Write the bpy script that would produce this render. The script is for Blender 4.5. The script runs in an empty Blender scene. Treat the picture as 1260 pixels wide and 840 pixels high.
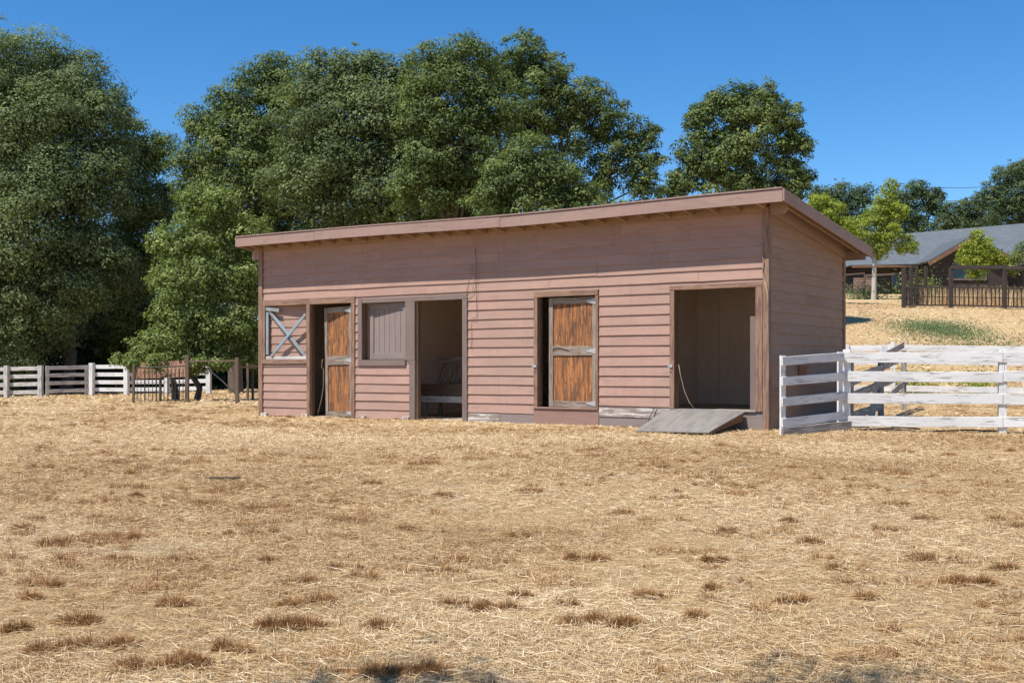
import bpy, math, random
import numpy as np
from mathutils import Vector, Matrix
random.seed(7); RNG = np.random.default_rng(7)
R = math.radians
scene = bpy.context.scene
COL = scene.collection

# ------------------------------------------------------------------ scene, world, sun, camera
world = bpy.data.worlds.new("World"); scene.world = world; world.use_nodes = True
SUN_EL, SUN_AZ = 60.0, 231.0          # azimuth clockwise from +Y
wn = world.node_tree.nodes; wl = world.node_tree.links
bg = wn.get('Background') or wn.new('ShaderNodeBackground')
sky = wn.new('ShaderNodeTexSky'); sky.sky_type = 'NISHITA'; sky.sun_disc = False
sky.sun_elevation = R(SUN_EL); sky.sun_rotation = R(SUN_AZ)
sky.altitude = 1200; sky.air_density = 1.0; sky.dust_density = 0.1; sky.ozone_density = 5.0
hs = wn.new('ShaderNodeHueSaturation'); hs.inputs['Saturation'].default_value = 1.27
wl.new(sky.outputs[0], hs.inputs['Color']); wl.new(hs.outputs[0], bg.inputs[0]); bg.inputs[1].default_value = 0.12
sl = bpy.data.lights.new('sun', 'SUN'); sl.energy = 5.0; sl.angle = R(0.5); sl.color = (1.0, 0.955, 0.88)
so = bpy.data.objects.new('sun', sl); COL.objects.link(so)
az, el = R(SUN_AZ), R(SUN_EL)
sdir = Vector((math.sin(az)*math.cos(el), math.cos(az)*math.cos(el), math.sin(el)))
so.rotation_euler = sdir.to_track_quat('Z', 'Y').to_euler(); so.location = sdir*60
F, HY, CZ = 1430.0, 453.0, 0.97
cam = bpy.data.cameras.new('camera'); co = bpy.data.objects.new('camera', cam); COL.objects.link(co)
cam.sensor_width = 36; cam.lens = F/1260*36; cam.shift_y = (HY-420)/1260; cam.clip_end = 6000
co.location = (0, 0, CZ); co.rotation_euler = (R(90), 0, 0); scene.camera = co
scene.view_settings.view_transform = 'Standard'; scene.view_settings.look = 'None'
scene.view_settings.exposure = 0.4; scene.view_settings.gamma = 1.0
scene.cycles.max_bounces = 8; scene.cycles.diffuse_bounces = 6; scene.cycles.transparent_max_bounces = 4
scene.cycles.use_adaptive_sampling = True

# ------------------------------------------------------------------ numeric helpers
def sstep(a, b, x):
    t = np.clip((np.asarray(x, float)-a)/(b-a), 0, 1); return t*t*(3-2*t)
_P = np.random.default_rng(3).random((256, 256))
def vnoise(x, y):
    xi = np.floor(x).astype(int); yi = np.floor(y).astype(int); fx = x-xi; fy = y-yi
    fx = fx*fx*(3-2*fx); fy = fy*fy*(3-2*fy)
    g = lambda i, j: _P[(xi+i) & 255, (yi+j) & 255]
    return (g(0,0)*(1-fx)+g(1,0)*fx)*(1-fy)+(g(0,1)*(1-fx)+g(1,1)*fx)*fy-0.5
HK = [(-50,0),(18,0),(22,.05),(27,.2),(33,.7),(40,1.6),(53,3.7),(75,5.5),(90,6.7),(120,9),(160,13),(250,17),(500,20),(6000,22)]
LK = [(-50,0),(60,0),(90,1.5),(140,5),(250,10),(500,16),(6000,22)]
def H(x, y):
    x = np.asarray(x, float); y = np.asarray(y, float)
    m = sstep(3.0, 8.5, x-0.02*y+sstep(30,80,y)*1.0)
    hr = np.interp(y, *zip(*HK)); hl = np.interp(y, *zip(*LK))
    z = hl*(1-m)+hr*m
    z = z-0.36*(1-sstep(1.0, 15.0, y))
    z = z-0.022*np.clip(-x-12, 0, 12)*sstep(30, 42, y)
    near = 1-sstep(40, 120, y)
    flat = 1-0.75*np.exp(-((x+.6)/7.0)**2-((y-21.5)/3.0)**2)
    z = z+flat*(0.06*vnoise(x*.22+9, y*.22)+0.035*vnoise(x*.7, y*.7+4)+0.018*vnoise(x*2.1, y*2.1)+0.010*vnoise(x*6, y*6)*near)
    return z
def h1(x, y): return float(H(x, y))
def at(px, Y, py=None):              # photo column at distance Y on the ground (or at a photo row)
    x = (px-630)/F*Y
    return (x, Y, h1(x, Y)) if py is None else (x, Y, CZ+(HY-py)/F*Y)

# ------------------------------------------------------------------ object helpers
def props(o, label=None, cat=None, group=None, kind=None):
    if label: o['label'] = label
    if cat: o['category'] = cat
    if group: o['group'] = group
    if kind: o['kind'] = kind
    return o
def thing(name, label, cat, loc=(0,0,0), rz=0, group=None):
    o = bpy.data.objects.new(name, None); COL.objects.link(o); o.empty_display_size = .2
    o.location = loc; o.rotation_euler = (0, 0, rz)
    return props(o, label, cat, group)

class MB:
    """mesh builder: beams, boards, tubes with grain-following UVs and a random value per piece"""
    def __init__(s): s.v = []; s.f = []; s.uv = []; s.r = []
    def quad(s, pts, uvs=None, r=None, flip=False):
        i = len(s.v); s.v += [tuple(p) for p in pts]; idx = list(range(i, i+len(pts)))
        if flip: idx.reverse()
        s.f.append(idx); s.uv.append(uvs or [(p[0], p[2]) for p in pts]); s.r.append(random.random() if r is None else r)
    def prism(s, rings, r=None, u0=None, caps=True, lens=None):
        """rings: list of rings (same count) -> closed sweep"""
        r = random.random() if r is None else r
        u0 = random.random()*20 if u0 is None else u0; v0 = random.random()*20
        n = len(rings[0]); base = len(s.v)
        for ring in rings: s.v += [tuple(p) for p in ring]
        per = [0]
        for k in range(n): per.append(per[-1]+(Vector(rings[0][k])-Vector(rings[0][(k+1) % n])).length)
        u = u0
        for i in range(len(rings)-1):
            du = (Vector(rings[i][0])-Vector(rings[i+1][0])).length
            for k in range(n):
                a = base+i*n+k; b = base+i*n+(k+1) % n
                s.f.append([a, b, b+n, a+n]); s.r.append(r)
                s.uv.append([(u, v0+per[k]), (u, v0+per[k+1]), (u+du, v0+per[k+1]), (u+du, v0+per[k])])
            u += du
        if caps:
            for ring, b0, rev in ((rings[0], base, True), (rings[-1], base+(len(rings)-1)*n, False)):
                idx = list(range(b0, b0+n)); 
                if rev: idx.reverse()
                s.f.append(idx); s.r.append(r)
                p0 = Vector(ring[0]); s.uv.append([(u0+k*.004, v0+k*.01) for k in range(n)])
    def beam(s, p0, p1, w, h, up=(0,0,1), seg=1, jit=0.0, r=None, taper=1.0):
        """w across, h along 'up'; centred on the axis"""
        p0 = Vector(p0); p1 = Vector(p1); d = (p1-p0).normalized(); up = Vector(up)
        sd = d.cross(up)
        if sd.length < 1e-4: sd = d.cross(Vector((1, 0, 0)))
        sd.normalize(); upv = sd.cross(d).normalized()
        rings = []
        for i in range(seg+1):
            t = i/seg; c = p0.lerp(p1, t); k = 1+(taper-1)*t
            j = upv*random.uniform(-jit, jit)+sd*random.uniform(-jit, jit)*.5 if 0 < i < seg else Vector((0,0,0))
            c = c+j; a = sd*(w*k/2); b = upv*(h*k/2)
            rings.append([c-a-b, c+a-b, c+a+b, c-a+b])
        s.prism(rings, r)
    def box(s, x0, x1, y0, y1, z0, z1, r=None, axis=None):
        dx, dy, dz = x1-x0, y1-y0, z1-z0
        if axis is None: axis = 'xyz'[[dx, dy, dz].index(max(dx, dy, dz))]
        if axis == 'x': s.beam((x0,(y0+y1)/2,(z0+z1)/2), (x1,(y0+y1)/2,(z0+z1)/2), dy, dz, r=r)
        elif axis == 'z': s.beam(((x0+x1)/2,(y0+y1)/2,z0), ((x0+x1)/2,(y0+y1)/2,z1), dx, dy, up=(0,1,0), r=r)
        else: s.beam(((x0+x1)/2,y0,(z0+z1)/2), ((x0+x1)/2,y1,(z0+z1)/2), dx, dz, r=r)
    def tube(s, pts, rad, n=6, r=None, caps=True):
        pts = [Vector(p) for p in pts]; rings = []
        rads = rad if isinstance(rad, (list, tuple)) else [rad]*len(pts)
        ref = Vector((.31, .17, .93))
        for i, p in enumerate(pts):
            d = (pts[min(i+1, len(pts)-1)]-pts[max(i-1, 0)]).normalized()
            a = d.cross(ref)
            if a.length < .1: a = d.cross(Vector((1, 0, 0)))
            a.normalize(); b = d.cross(a)
            rings.append([p+(a*math.cos(2*math.pi*k/n)+b*math.sin(2*math.pi*k/n))*rads[i] for k in range(n)])
        s.prism(rings, r, caps=caps)
    def build(s, name, mat, parent=None, bevel=0, smooth=False):
        me = bpy.data.meshes.new(name); me.from_pydata(s.v, [], s.f); me.update()
        uvl = me.uv_layers.new(name='UVMap'); flat = [c for f in s.uv for uv in f for c in uv]
        uvl.data.foreach_set('uv', flat)
        at_ = me.attributes.new('rnd', 'FLOAT', 'FACE'); at_.data.foreach_set('value', s.r)
        import bmesh
        bm = bmesh.new(); bm.from_mesh(me); bmesh.ops.recalc_face_normals(bm, faces=bm.faces); bm.to_mesh(me); bm.free()
        me.materials.append(mat); o = bpy.data.objects.new(name, me); COL.objects.link(o); o.parent = parent
        if smooth: me.polygons.foreach_set('use_smooth', [True]*len(me.polygons))
        if bevel:
            m = o.modifiers.new('bevel', 'BEVEL'); m.width = bevel; m.segments = 1; m.limit_method = 'ANGLE'; m.angle_limit = R(50)
        return o

# ------------------------------------------------------------------ materials
class NT:
    def __init__(s, name):
        s.m = bpy.data.materials.new(name); s.m.use_nodes = True; s.n = s.m.node_tree.nodes; s.l = s.m.node_tree.links
        s.b = s.n['Principled BSDF']; s.out = s.n['Material Output']
    def new(s, t, **k):
        n = s.n.new(t)
        for a, b in k.items(): setattr(n, a, b)
        return n
    def link(s, a, b): s.l.new(a, b)
    def coord(s, kind='UV', scale=(1,1,1)):
        tc = s.new('ShaderNodeTexCoord'); mp = s.new('ShaderNodeMapping'); mp.inputs['Scale'].default_value = scale
        s.link(tc.outputs[kind], mp.inputs[0]); return mp.outputs[0]
    def noise(s, vec, sc=5, det=4, rough=.6, dist=0):
        n = s.new('ShaderNodeTexNoise'); n.inputs['Scale'].default_value = sc; n.inputs['Detail'].default_value = det
        n.inputs['Roughness'].default_value = rough; n.inputs['Distortion'].default_value = dist
        s.link(vec, n.inputs['Vector']); return n.outputs['Fac']
    def ramp(s, fac, stops, interp='LINEAR'):
        r = s.new('ShaderNodeValToRGB'); r.color_ramp.interpolation = interp; e = r.color_ramp.elements
        while len(e) < len(stops): e.new(.5)
        for i, (p, c) in enumerate(stops):
            e[i].position = p; e[i].color = (c, c, c, 1) if isinstance(c, (int, float)) else (*c, 1)
        s.link(fac, r.inputs[0]); return r.outputs[0]
    def mix(s, fac, a, b, mode='MIX'):
        m = s.new('ShaderNodeMix', data_type='RGBA', blend_type=mode)
        for sock, v in ((m.inputs['Factor'], fac), (m.inputs['A'], a), (m.inputs['B'], b)):
            if isinstance(v, (int, float)): sock.default_value = v
            elif isinstance(v, tuple): sock.default_value = (*v, 1)
            else: s.link(v, sock)
        return m.outputs['Result']
    def math(s, op, a, b=0.0):
        m = s.new('ShaderNodeMath', operation=op)
        for sock, v in ((m.inputs[0], a), (m.inputs[1], b)):
            if isinstance(v, (int, float)): sock.default_value = v
            else: s.link(v, sock)
        return m.outputs[0]
    def attr(s, name='rnd'):
        a = s.new('ShaderNodeAttribute'); a.attribute_name = name; return a.outputs['Fac']
    def bump(s, hgt, strength=.4, dist=.01):
        b = s.new('ShaderNodeBump'); b.inputs['Strength'].default_value = strength; b.inputs['Distance'].default_value = dist
        s.link(hgt, b.inputs['Height']); s.link(b.outputs[0], s.b.inputs['Normal'])
    def fin(s, col, rough=.8, spec=.3):
        if isinstance(col, tuple): s.b.inputs['Base Color'].default_value = (*col, 1)
        else: s.link(col, s.b.inputs['Base Color'])
        if isinstance(rough, (int, float)): s.b.inputs['Roughness'].default_value = rough
        else: s.link(rough, s.b.inputs['Roughness'])
        s.b.inputs['Specular IOR Level'].default_value = spec; return s.m

def painted(name, paint, bare, wear=.3, var=.25, dirt=(.16,.12,.09), dirt_amt=.35, rough=.75, blotch=0):
    """old paint over wood; the grain follows the board"""
    t = NT(name); uv = t.coord('UV')
    g = t.noise(t.coord('UV', (2.2, 55, 1)), 1, 5, .65, .3)
    big = t.noise(uv, 1.3, 4, .6); med = t.noise(t.coord('UV', (1.5, 9, 1)), 1.6, 5, .7)
    rnd = t.attr()
    c = t.mix(t.math('MULTIPLY', rnd, var), paint, tuple(v*.62 for v in paint))
    c = t.mix(t.ramp(big, [(.35, 0), (.75, .45)]), c, tuple(min(1, v*1.22+.015) for v in paint))
    c = t.mix(t.ramp(g, [(.3, .35), (.55, 0)]), c, tuple(v*.72 for v in paint))
    wm = t.math('ADD', t.math('MULTIPLY', g, .55), t.math('MULTIPLY', med, .65))
    c = t.mix(t.ramp(wm, [(.73-wear*.33, 0), (.79-wear*.33, 1)]), c, t.mix(g, tuple(v*.6 for v in bare), bare))
    d = t.noise(t.coord('UV', (.8, 3, 1)), 1.1, 6, .75)
    c = t.mix(t.math('MULTIPLY', t.ramp(d, [(.5, 0), (.75, 1)]), dirt_amt), c, dirt)
    if blotch:
        bl = t.noise(t.coord('Object', (.8, .8, 1.6)), .9, 5, .65, .6)
        c = t.mix(t.math('MULTIPLY', t.ramp(bl, [(.40, 0), (.64, 1)]), blotch), c, (.33,.23,.18))
        b2 = t.noise(t.coord('Object', (9, 9, .9)), 1.0, 4, .7)
        c = t.mix(t.math('MULTIPLY', t.ramp(b2, [(.55, 0), (.75, 1)]), blotch*.6), c, (.22,.145,.115))
    t.bump(g, .35, .006)
    return t.fin(c, rough, .25)
def rawwood(name, light, dark, rough=.85, knots=True):
    t = NT(name)
    g = t.noise(t.coord('UV', (1.8, 42, 1)), 1, 6, .7, .5); b = t.noise(t.coord('UV', (1.1, 5, 1)), 1.4, 4, .65)
    c = t.mix(t.ramp(g, [(.32, 0), (.68, 1)]), dark, light)
    c = t.mix(t.math('MULTIPLY', t.ramp(b, [(.4, 0), (.7, 1)]), .5), c, tuple(v*.55 for v in dark))
    c = t.mix(t.math('MULTIPLY', t.attr(), .35), c, tuple(v*.6 for v in light))
    t.bump(g, .5, .008); return t.fin(c, rough, .2)
def plain(name, c, rough=.7, var=.3, sc=8, metal=0, spec=.3, bump=.15):
    t = NT(name); n = t.noise(t.coord('Object'), sc, 5, .65)
    col = t.mix(t.math('MULTIPLY', t.ramp(n, [(.35, 0), (.7, 1)]), var*2), c, tuple(v*.45 for v in c))
    if bump: t.bump(n, bump, .01)
    t.b.inputs['Metallic'].default_value = metal
    return t.fin(col, rough, spec)

M = {}
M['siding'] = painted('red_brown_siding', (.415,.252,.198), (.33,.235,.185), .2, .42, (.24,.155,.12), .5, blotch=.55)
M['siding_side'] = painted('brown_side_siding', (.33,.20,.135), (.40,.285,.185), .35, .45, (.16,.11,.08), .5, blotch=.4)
M['fascia'] = painted('fascia_paint', (.33,.215,.18), (.25,.18,.15), .2, .3, (.15,.1,.08), .6, blotch=.4)
M['trim_old'] = painted('peeling_trim', (.20,.115,.085), (.36,.225,.15), .5, .55, (.11,.065,.045), .5)
M['trim_grey'] = painted('grey_brown_trim', (.20,.15,.13), (.2,.145,.11), .25, .35, (.12,.09,.08), .4)
M['shutter'] = painted('shutter_paint', (.25,.195,.178), (.2,.15,.12), .12, .2, (.15,.12,.11), .3)
M['jamb'] = rawwood('brown_jamb_wood', (.28,.16,.09), (.12,.065,.04))
def stained_ply():
    t = NT('orange_door_plywood')
    g = t.noise(t.coord('UV', (1.6, 34, 1)), 1, 6, .75, .8); b = t.noise(t.coord('UV', (1.6, 7, 1)), 1.5, 6, .75, .6); k = t.noise(t.coord('UV', (5, 14, 1)), 1.3, 4, .7, 1.5)
    c = t.mix(t.ramp(g, [(.38, 0), (.6, 1)]), (.14,.058,.03), (.50,.215,.08))
    c = t.mix(t.ramp(b, [(.43, 0), (.6, .92)]), c, (.095,.055,.038))
    c = t.mix(t.ramp(k, [(.62, 0), (.72, .6)]), c, (.38,.29,.22))
    t.bump(g, .5, .008); return t.fin(c, .8, .2)
M['plywood'] = stained_ply()
M['door_rail'] = painted('door_rail_wood', (.20,.145,.11), (.36,.30,.245), .5, .6, (.10,.06,.04), .65)
M['blue'] = painted('pale_blue_paint', (.24,.35,.43), (.33,.28,.24), .45, .4, (.2,.17,.15), .3)
M['white'] = painted('old_white_paint', (.70,.69,.67), (.42,.39,.36), .27, .28, (.40,.36,.31), .6)
M['greywood'] = painted('weathered_grey_wood', (.42,.39,.36), (.28,.24,.21), .5, .4, (.2,.16,.13), .4)
M['white_dull'] = painted('dulled_white_paint', (.56,.53,.49), (.34,.31,.28), .4, .3, (.25,.21,.17), .45)
M['skirt'] = painted('grey_skirt_board', (.24,.195,.18), (.3,.25,.22), .25, .3, (.3,.24,.16), .5)
M['skirt_red'] = painted('brown_skirt_board', (.30,.18,.145), (.3,.22,.18), .25, .3, (.18,.12,.09), .5)
M['concrete'] = painted('flaking_whitewash', (.62,.58,.53), (.30,.24,.20), .55, .3, (.2,.15,.12), .5)
M['inner'] = painted('interior_plywood', (.80,.67,.57), (.66,.53,.42), .15, .2, (.45,.35,.26), .3)
M['rafter'] = rawwood('rafter_wood', (.46,.31,.2), (.28,.18,.12))
M['soffit'] = rawwood('soffit_boards', (.30,.21,.15), (.17,.11,.08))
M['dirtfloor'] = plain('stall_floor', (.50,.41,.29), .95, .3, 5)
M['ramp'] = painted('grey_plywood_ramp', (.20,.185,.17), (.31,.28,.245), .6, .2, (.10,.085,.07), .8)
M['iron'] = plain('old_galvanised_iron', (.55,.55,.54), .5, .3, 30, .4)
M['rust'] = plain('rusty_iron', (.22,.10,.05), .8, .3, 25, .3)
M['dark_metal'] = plain('dark_pen_metal', (.06,.055,.055), .6, .2, 20, .3)
M['darkwood'] = rawwood('dark_weathered_wood', (.085,.068,.06), (.035,.028,.025))
M['rope'] = plain('jute_rope', (.42,.33,.22), .9, .2, 40)
M['wire'] = plain('black_wire', (.05,.045,.045), .5, .1, 40)
M['tin'] = plain('rusty_tan_tin', (.34,.19,.12), .8, .25, 3)
M['tarwood'] = rawwood('brown_post_wood', (.24,.17,.125), (.10,.07,.05))

def shingle(name, c1, c2, sx, sy):
    t = NT(name); br = t.new('ShaderNodeTexBrick'); t.link(t.coord('UV'), br.inputs['Vector'])
    br.inputs['Scale'].default_value = 1; br.inputs['Brick Width'].default_value = sx; br.inputs['Row Height'].default_value = sy
    br.inputs['Mortar Size'].default_value = .008; br.inputs['Color1'].default_value = (*c1, 1); br.inputs['Color2'].default_value = (*c2, 1)
    br.inputs['Mortar'].default_value = (*[v*.5 for v in c1], 1)
    n = t.noise(t.coord('UV'), 60, 2, .6); n2 = t.noise(t.coord('UV'), .8, 4, .6)
    c = t.mix(t.math('MULTIPLY', n, .6), br.outputs['Color'], tuple(v*1.4 for v in c1))
    c = t.mix(t.ramp(n2, [(.4, 0), (.7, .35)]), c, c2)
    return t.fin(c, .9, .2)
M['shingle'] = shingle('grey_asphalt_shingles', (.125,.14,.155), (.085,.095,.105), .3, .14)
M['rollroof'] = plain('rolled_roofing', (.32,.22,.19), .9, .25, 12)

def leafmat(name, c_dark, c_mid, c_light, trans=.3, rough=.62, spec=.22):
    t = NT(name); r = t.attr('rnd')
    c = t.ramp(r, [(.0, c_dark), (.5, c_mid), (1.0, c_light)])
    t.fin(c, rough, spec)
    tr = t.new('ShaderNodeBsdfTranslucent'); t.link(t.mix(1.0, c, (1.1,1.25,.5), 'MULTIPLY'), tr.inputs['Color'])
    mx = t.new('ShaderNodeMixShader'); mx.inputs[0].default_value = trans
    t.link(t.b.outputs[0], mx.inputs[1]); t.link(tr.outputs[0], mx.inputs[2]); t.link(mx.outputs[0], t.out.inputs['Surface'])
    return t.m
M['oak'] = leafmat('oak_leaves', (.045,.070,.02), (.118,.158,.048), (.23,.275,.09))
M['oak_grey'] = leafmat('grey_green_leaves', (.052,.076,.026), (.135,.172,.066), (.26,.31,.135))
M['bay'] = leafmat('fresh_green_leaves', (.065,.095,.022), (.165,.21,.055), (.33,.38,.14), .32)
M['lime'] = leafmat('yellow_green_leaves', (.12,.16,.02), (.27,.32,.045), (.46,.48,.09), .42)
M['faroak'] = leafmat('distant_oak_leaves', (.04,.065,.028), (.09,.13,.052), (.18,.225,.10))
M['weed'] = leafmat('weed_leaves', (.07,.11,.05), (.14,.20,.10), (.30,.36,.18))
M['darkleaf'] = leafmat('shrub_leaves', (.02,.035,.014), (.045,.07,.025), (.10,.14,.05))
M['bark'] = rawwood('tree_bark', (.20,.155,.12), (.07,.05,.04))
M['bark_white'] = rawwood('pale_sycamore_bark', (.62,.58,.5), (.40,.36,.3))

def straw_mat(name, stops, trans=.15):
    t = NT(name); c = t.ramp(t.attr('rnd'), stops)
    t.fin(c, .6, .35)
    tr = t.new('ShaderNodeBsdfTranslucent'); t.link(c, tr.inputs['Color'])
    mx = t.new('ShaderNodeMixShader'); mx.inputs[0].default_value = trans
    t.link(t.b.outputs[0], mx.inputs[1]); t.link(tr.outputs[0], mx.inputs[2]); t.link(mx.outputs[0], t.out.inputs['Surface'])
    return t.m
M['straw'] = straw_mat('loose_straw', [(0,(.25,.145,.062)),(.3,(.47,.31,.145)),(.65,(.65,.475,.26)),(1,(.88,.76,.54))])
M['tuft'] = straw_mat('brown_stubble', [(0,(.13,.06,.022)),(.4,(.36,.185,.07)),(.75,(.52,.31,.135)),(1,(.70,.50,.28))], .25)

def ground_mat():
    t = NT('dry_pasture'); o = t.coord('Object')
    big = t.noise(o, .22, 5, .6); med = t.noise(o, 1.1, 6, .7, .4); fine = t.noise(t.coord('Object', (1, 1, 1)), 38, 4, .8)
    st = t.noise(t.coord('Object', (6, 26, 6)), 2.4, 5, .75, 1.5)
    f2 = t.noise(t.coord('Object', (1, 2.2, 1)), 95, 3, .8)
    fine = t.math('ADD', t.math('MULTIPLY', fine, .6), t.math('MULTIPLY', f2, .4))
    c = t.ramp(fine, [(.34, (.20,.12,.06)), (.46, (.45,.30,.15)), (.56, (.64,.465,.26)), (.68, (.80,.66,.44))])
    c = t.mix(t.ramp(st, [(.36, .5), (.55, 0)]), c, (.36,.235,.11))
    c = t.mix(t.ramp(big, [(.42, 0), (.62, .35)]), c, (.62,.45,.22))
    c = t.mix(t.ramp(med, [(.34, .55), (.46, 0)]), c, (.40,.32,.235))
    hh = t.math('ADD', fine, t.math('MULTIPLY', st, .7)); t.bump(hh, .8, .03)
    return t.fin(c, .95, .1)
M['ground'] = ground_mat()

# ------------------------------------------------------------------ ground sheet
def axis(lo, hi, c0, c1, step, g):
    a = list(np.arange(c0, c1, step)); s = step; x = a[-1]
    while x < hi: s *= g; x += s; a.append(x)
    s = step; x = a[0]; b = []
    while x > lo: s *= g; x -= s; b.append(x)
    return np.array(b[::-1]+a)
gx = axis(-1500, 1500, -14, 14, .13, 1.06); gy = axis(-150, 3500, 3.5, 30, .13, 1.045)
GX, GY = np.meshgrid(gx, gy); GZ = H(GX, GY)
nx, ny = len(gx), len(gy); vs = np.stack([GX, GY, GZ], -1).reshape(-1, 3)
ii = (np.arange(ny-1)[:, None]*nx+np.arange(nx-1)[None, :]).reshape(-1)
fs = np.stack([ii, ii+1, ii+nx+1, ii+nx], -1)
def fastmesh(name, verts, faces, mat, rnd=None, smooth=False, label=None):
    me = bpy.data.meshes.new(name); nv, nf = len(verts), len(faces); k = faces.shape[1]
    me.vertices.add(nv); me.vertices.foreach_set('co', verts.astype(np.float32).ravel())
    me.loops.add(nf*k); me.loops.foreach_set('vertex_index', faces.astype(np.int32).ravel())
    me.polygons.add(nf); me.polygons.foreach_set('loop_start', np.arange(0, nf*k, k, dtype=np.int32))
    me.update(calc_edges=True)
    if smooth: me.polygons.foreach_set('use_smooth', np.ones(nf, bool))
    if rnd is not None:
        a = me.attributes.new('rnd', 'FLOAT', 'FACE'); a.data.foreach_set('value', np.clip(rnd, 0, 1).astype(np.float32))
    me.materials.append(mat); o = bpy.data.objects.new(name, me); COL.objects.link(o); return o
props(fastmesh('ground', vs, fs, M['ground'], smooth=True), 'dry straw covered pasture rising to a hill on the right', 'ground', kind='structure')

# ------------------------------------------------------------------ straw and tufts (real blades)
def blades(pos, L, W, yaw, lift, bend, rnd):
    """two-segment blades from pos; lift = slope angle, bend = extra droop"""
    n = len(pos); d = np.stack([np.cos(yaw), np.sin(yaw)], -1); sd = np.stack([-d[:, 1], d[:, 0]], -1)
    # face the blade partly upward, partly sideways
    roll = RNG.uniform(-.9, .9, n)
    def pt(t, wf):
        a = lift-bend*t
        hor = L*t*np.cos(lift-bend*t*.5); ver = L*t*np.sin(lift-bend*t*.5)
        c = pos+np.concatenate([d*hor[:, None], ver[:, None]], -1)
        off = np.concatenate([sd*(np.cos(roll)*W*wf/2)[:, None], (np.sin(roll)*W*wf/2)[:, None]], -1)
        return c-off, c+off
    a0, b0 = pt(0.0, 1.0); a1, b1 = pt(.5, .9); a2, b2 = pt(1.0, .35)
    v = np.stack([a0, b0, b1, a1, b2, a2], 1).reshape(-1, 3); i = np.arange(n)*6
    f = np.concatenate([np.stack([i, i+1, i+2, i+3], -1), np.stack([i+3, i+2, i+4, i+5], -1)])
    return v, f, np.concatenate([rnd, rnd])
def barn_mask(x, y):                  # True outside the stable footprint
    c, s = math.cos(R(33.9)), math.sin(R(33.9)); dx = x+5.165; dy = y-24.018
    u = dx*c-dy*s; v = dx*s+dy*c
    return ~((u > -.02) & (u < 11.0) & (v > -.05) & (v < 3.7))
V_, F_, C_ = [], [], []; off = 0
def scatter(n, y0, y1, Lr, Wr, liftr, pad=.7, power=1.0):
    global off
    y = y0+(y1-y0)*RNG.random(n)**power; n = int(n*1.22); y = y0+(y1-y0)*RNG.random(n)**power; x = (RNG.random(n)*2-1)*(y*.445+2.2)
    dens = vnoise(x*.9+3, y*.9)+.6*vnoise(x*2.7, y*2.7+8)
    keep = (RNG.random(n) < np.clip(.72+1.4*dens, .3, 1)) & barn_mask(x, y); x = x[keep]; y = y[keep]; m = len(x)
    z = H(x, y)+RNG.uniform(.0, .018, m)
    flow = 6.3*vnoise(x*.35+20, y*.35)+4*vnoise(x*1.3, y*1.3+11)
    yaw = flow+RNG.normal(0, 1.1, m)+np.where(RNG.random(m) < .5, 0, math.pi)
    L = RNG.uniform(*Lr, m); W = RNG.uniform(*Wr, m)*(1+y*.02); lift = RNG.uniform(*liftr, m)
    col = np.clip(.5+.42*vnoise(x*.5, y*.5+30)+RNG.normal(0, .24, m), 0, 1)
    v, f, c = blades(np.stack([x, y, z], -1), L, W, yaw, lift, RNG.uniform(-.1, .5, m), col)
    V_.append(v); F_.append(f+off); C_.append(c); off += len(v)
scatter(270000, 4.3, 9, (.03,.12), (.0014,.003), (-.02,.3))
scatter(5000, 4.3, 11, (.12,.28), (.0018,.0032), (-.02,.12))
scatter(60000, 4.3, 9, (.015,.05), (.0016,.003), (.4,1.4))
scatter(50000, 9, 18, (.02,.06), (.002,.004), (.4,1.3))
scatter(230000, 9, 16, (.03,.10), (.0025,.005), (-.02,.35))
scatter(170000, 16, 30, (.04,.10), (.004,.007), (-.02,.4))
scatter(60000, 30, 62, (.08,.2), (.009,.016), (0,.5))
props(fastmesh('straw', np.concatenate(V_), np.concatenate(F_), M['straw'], np.concatenate(C_)),
      'loose pale straw lying all over the pasture', 'straw', kind='stuff')
# tufts of brown stubble
V_, F_, C_ = [], [], []; off = 0
def tuft(X, Y, w, hs, nb, tone):
    global off
    ns = RNG.integers(2, 6); sx = RNG.normal(0, .5, ns)*w; sy = RNG.normal(0, .3, ns)*max(.05, w*.6); sr = RNG.uniform(.35, .75, ns); k = RNG.integers(0, ns, nb)
    a = RNG.uniform(0, 6.28, nb); q = RNG.random(nb)**.55*(1+np.abs(RNG.normal(0, .18, nb)))
    px_ = sx[k]+np.cos(a)*q*w*sr[k]; py_ = sy[k]+np.sin(a)*q*sr[k]*max(.05, w*.6); x = X+px_; y = Y+py_
    yaw = np.arctan2(py_, px_)+RNG.normal(0, 1.1, nb); lift = np.clip(1.25-.6*q+RNG.normal(0, .35, nb), .15, 1.55)
    hgt = RNG.uniform(.02, .08, nb)*hs*np.clip(1.1-.4*q, .3, 1)
    v, f, c = blades(np.stack([x, y, H(x, y)-.004], -1), hgt, RNG.uniform(.002, .0036, nb)*(1+Y*.05), yaw, lift, RNG.uniform(0, .7, nb), np.clip(RNG.normal(tone, .2, nb)+.15*q, 0, 1))
    V_.append(v); F_.append(f+off); C_.append(c); off += len(v)
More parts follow.
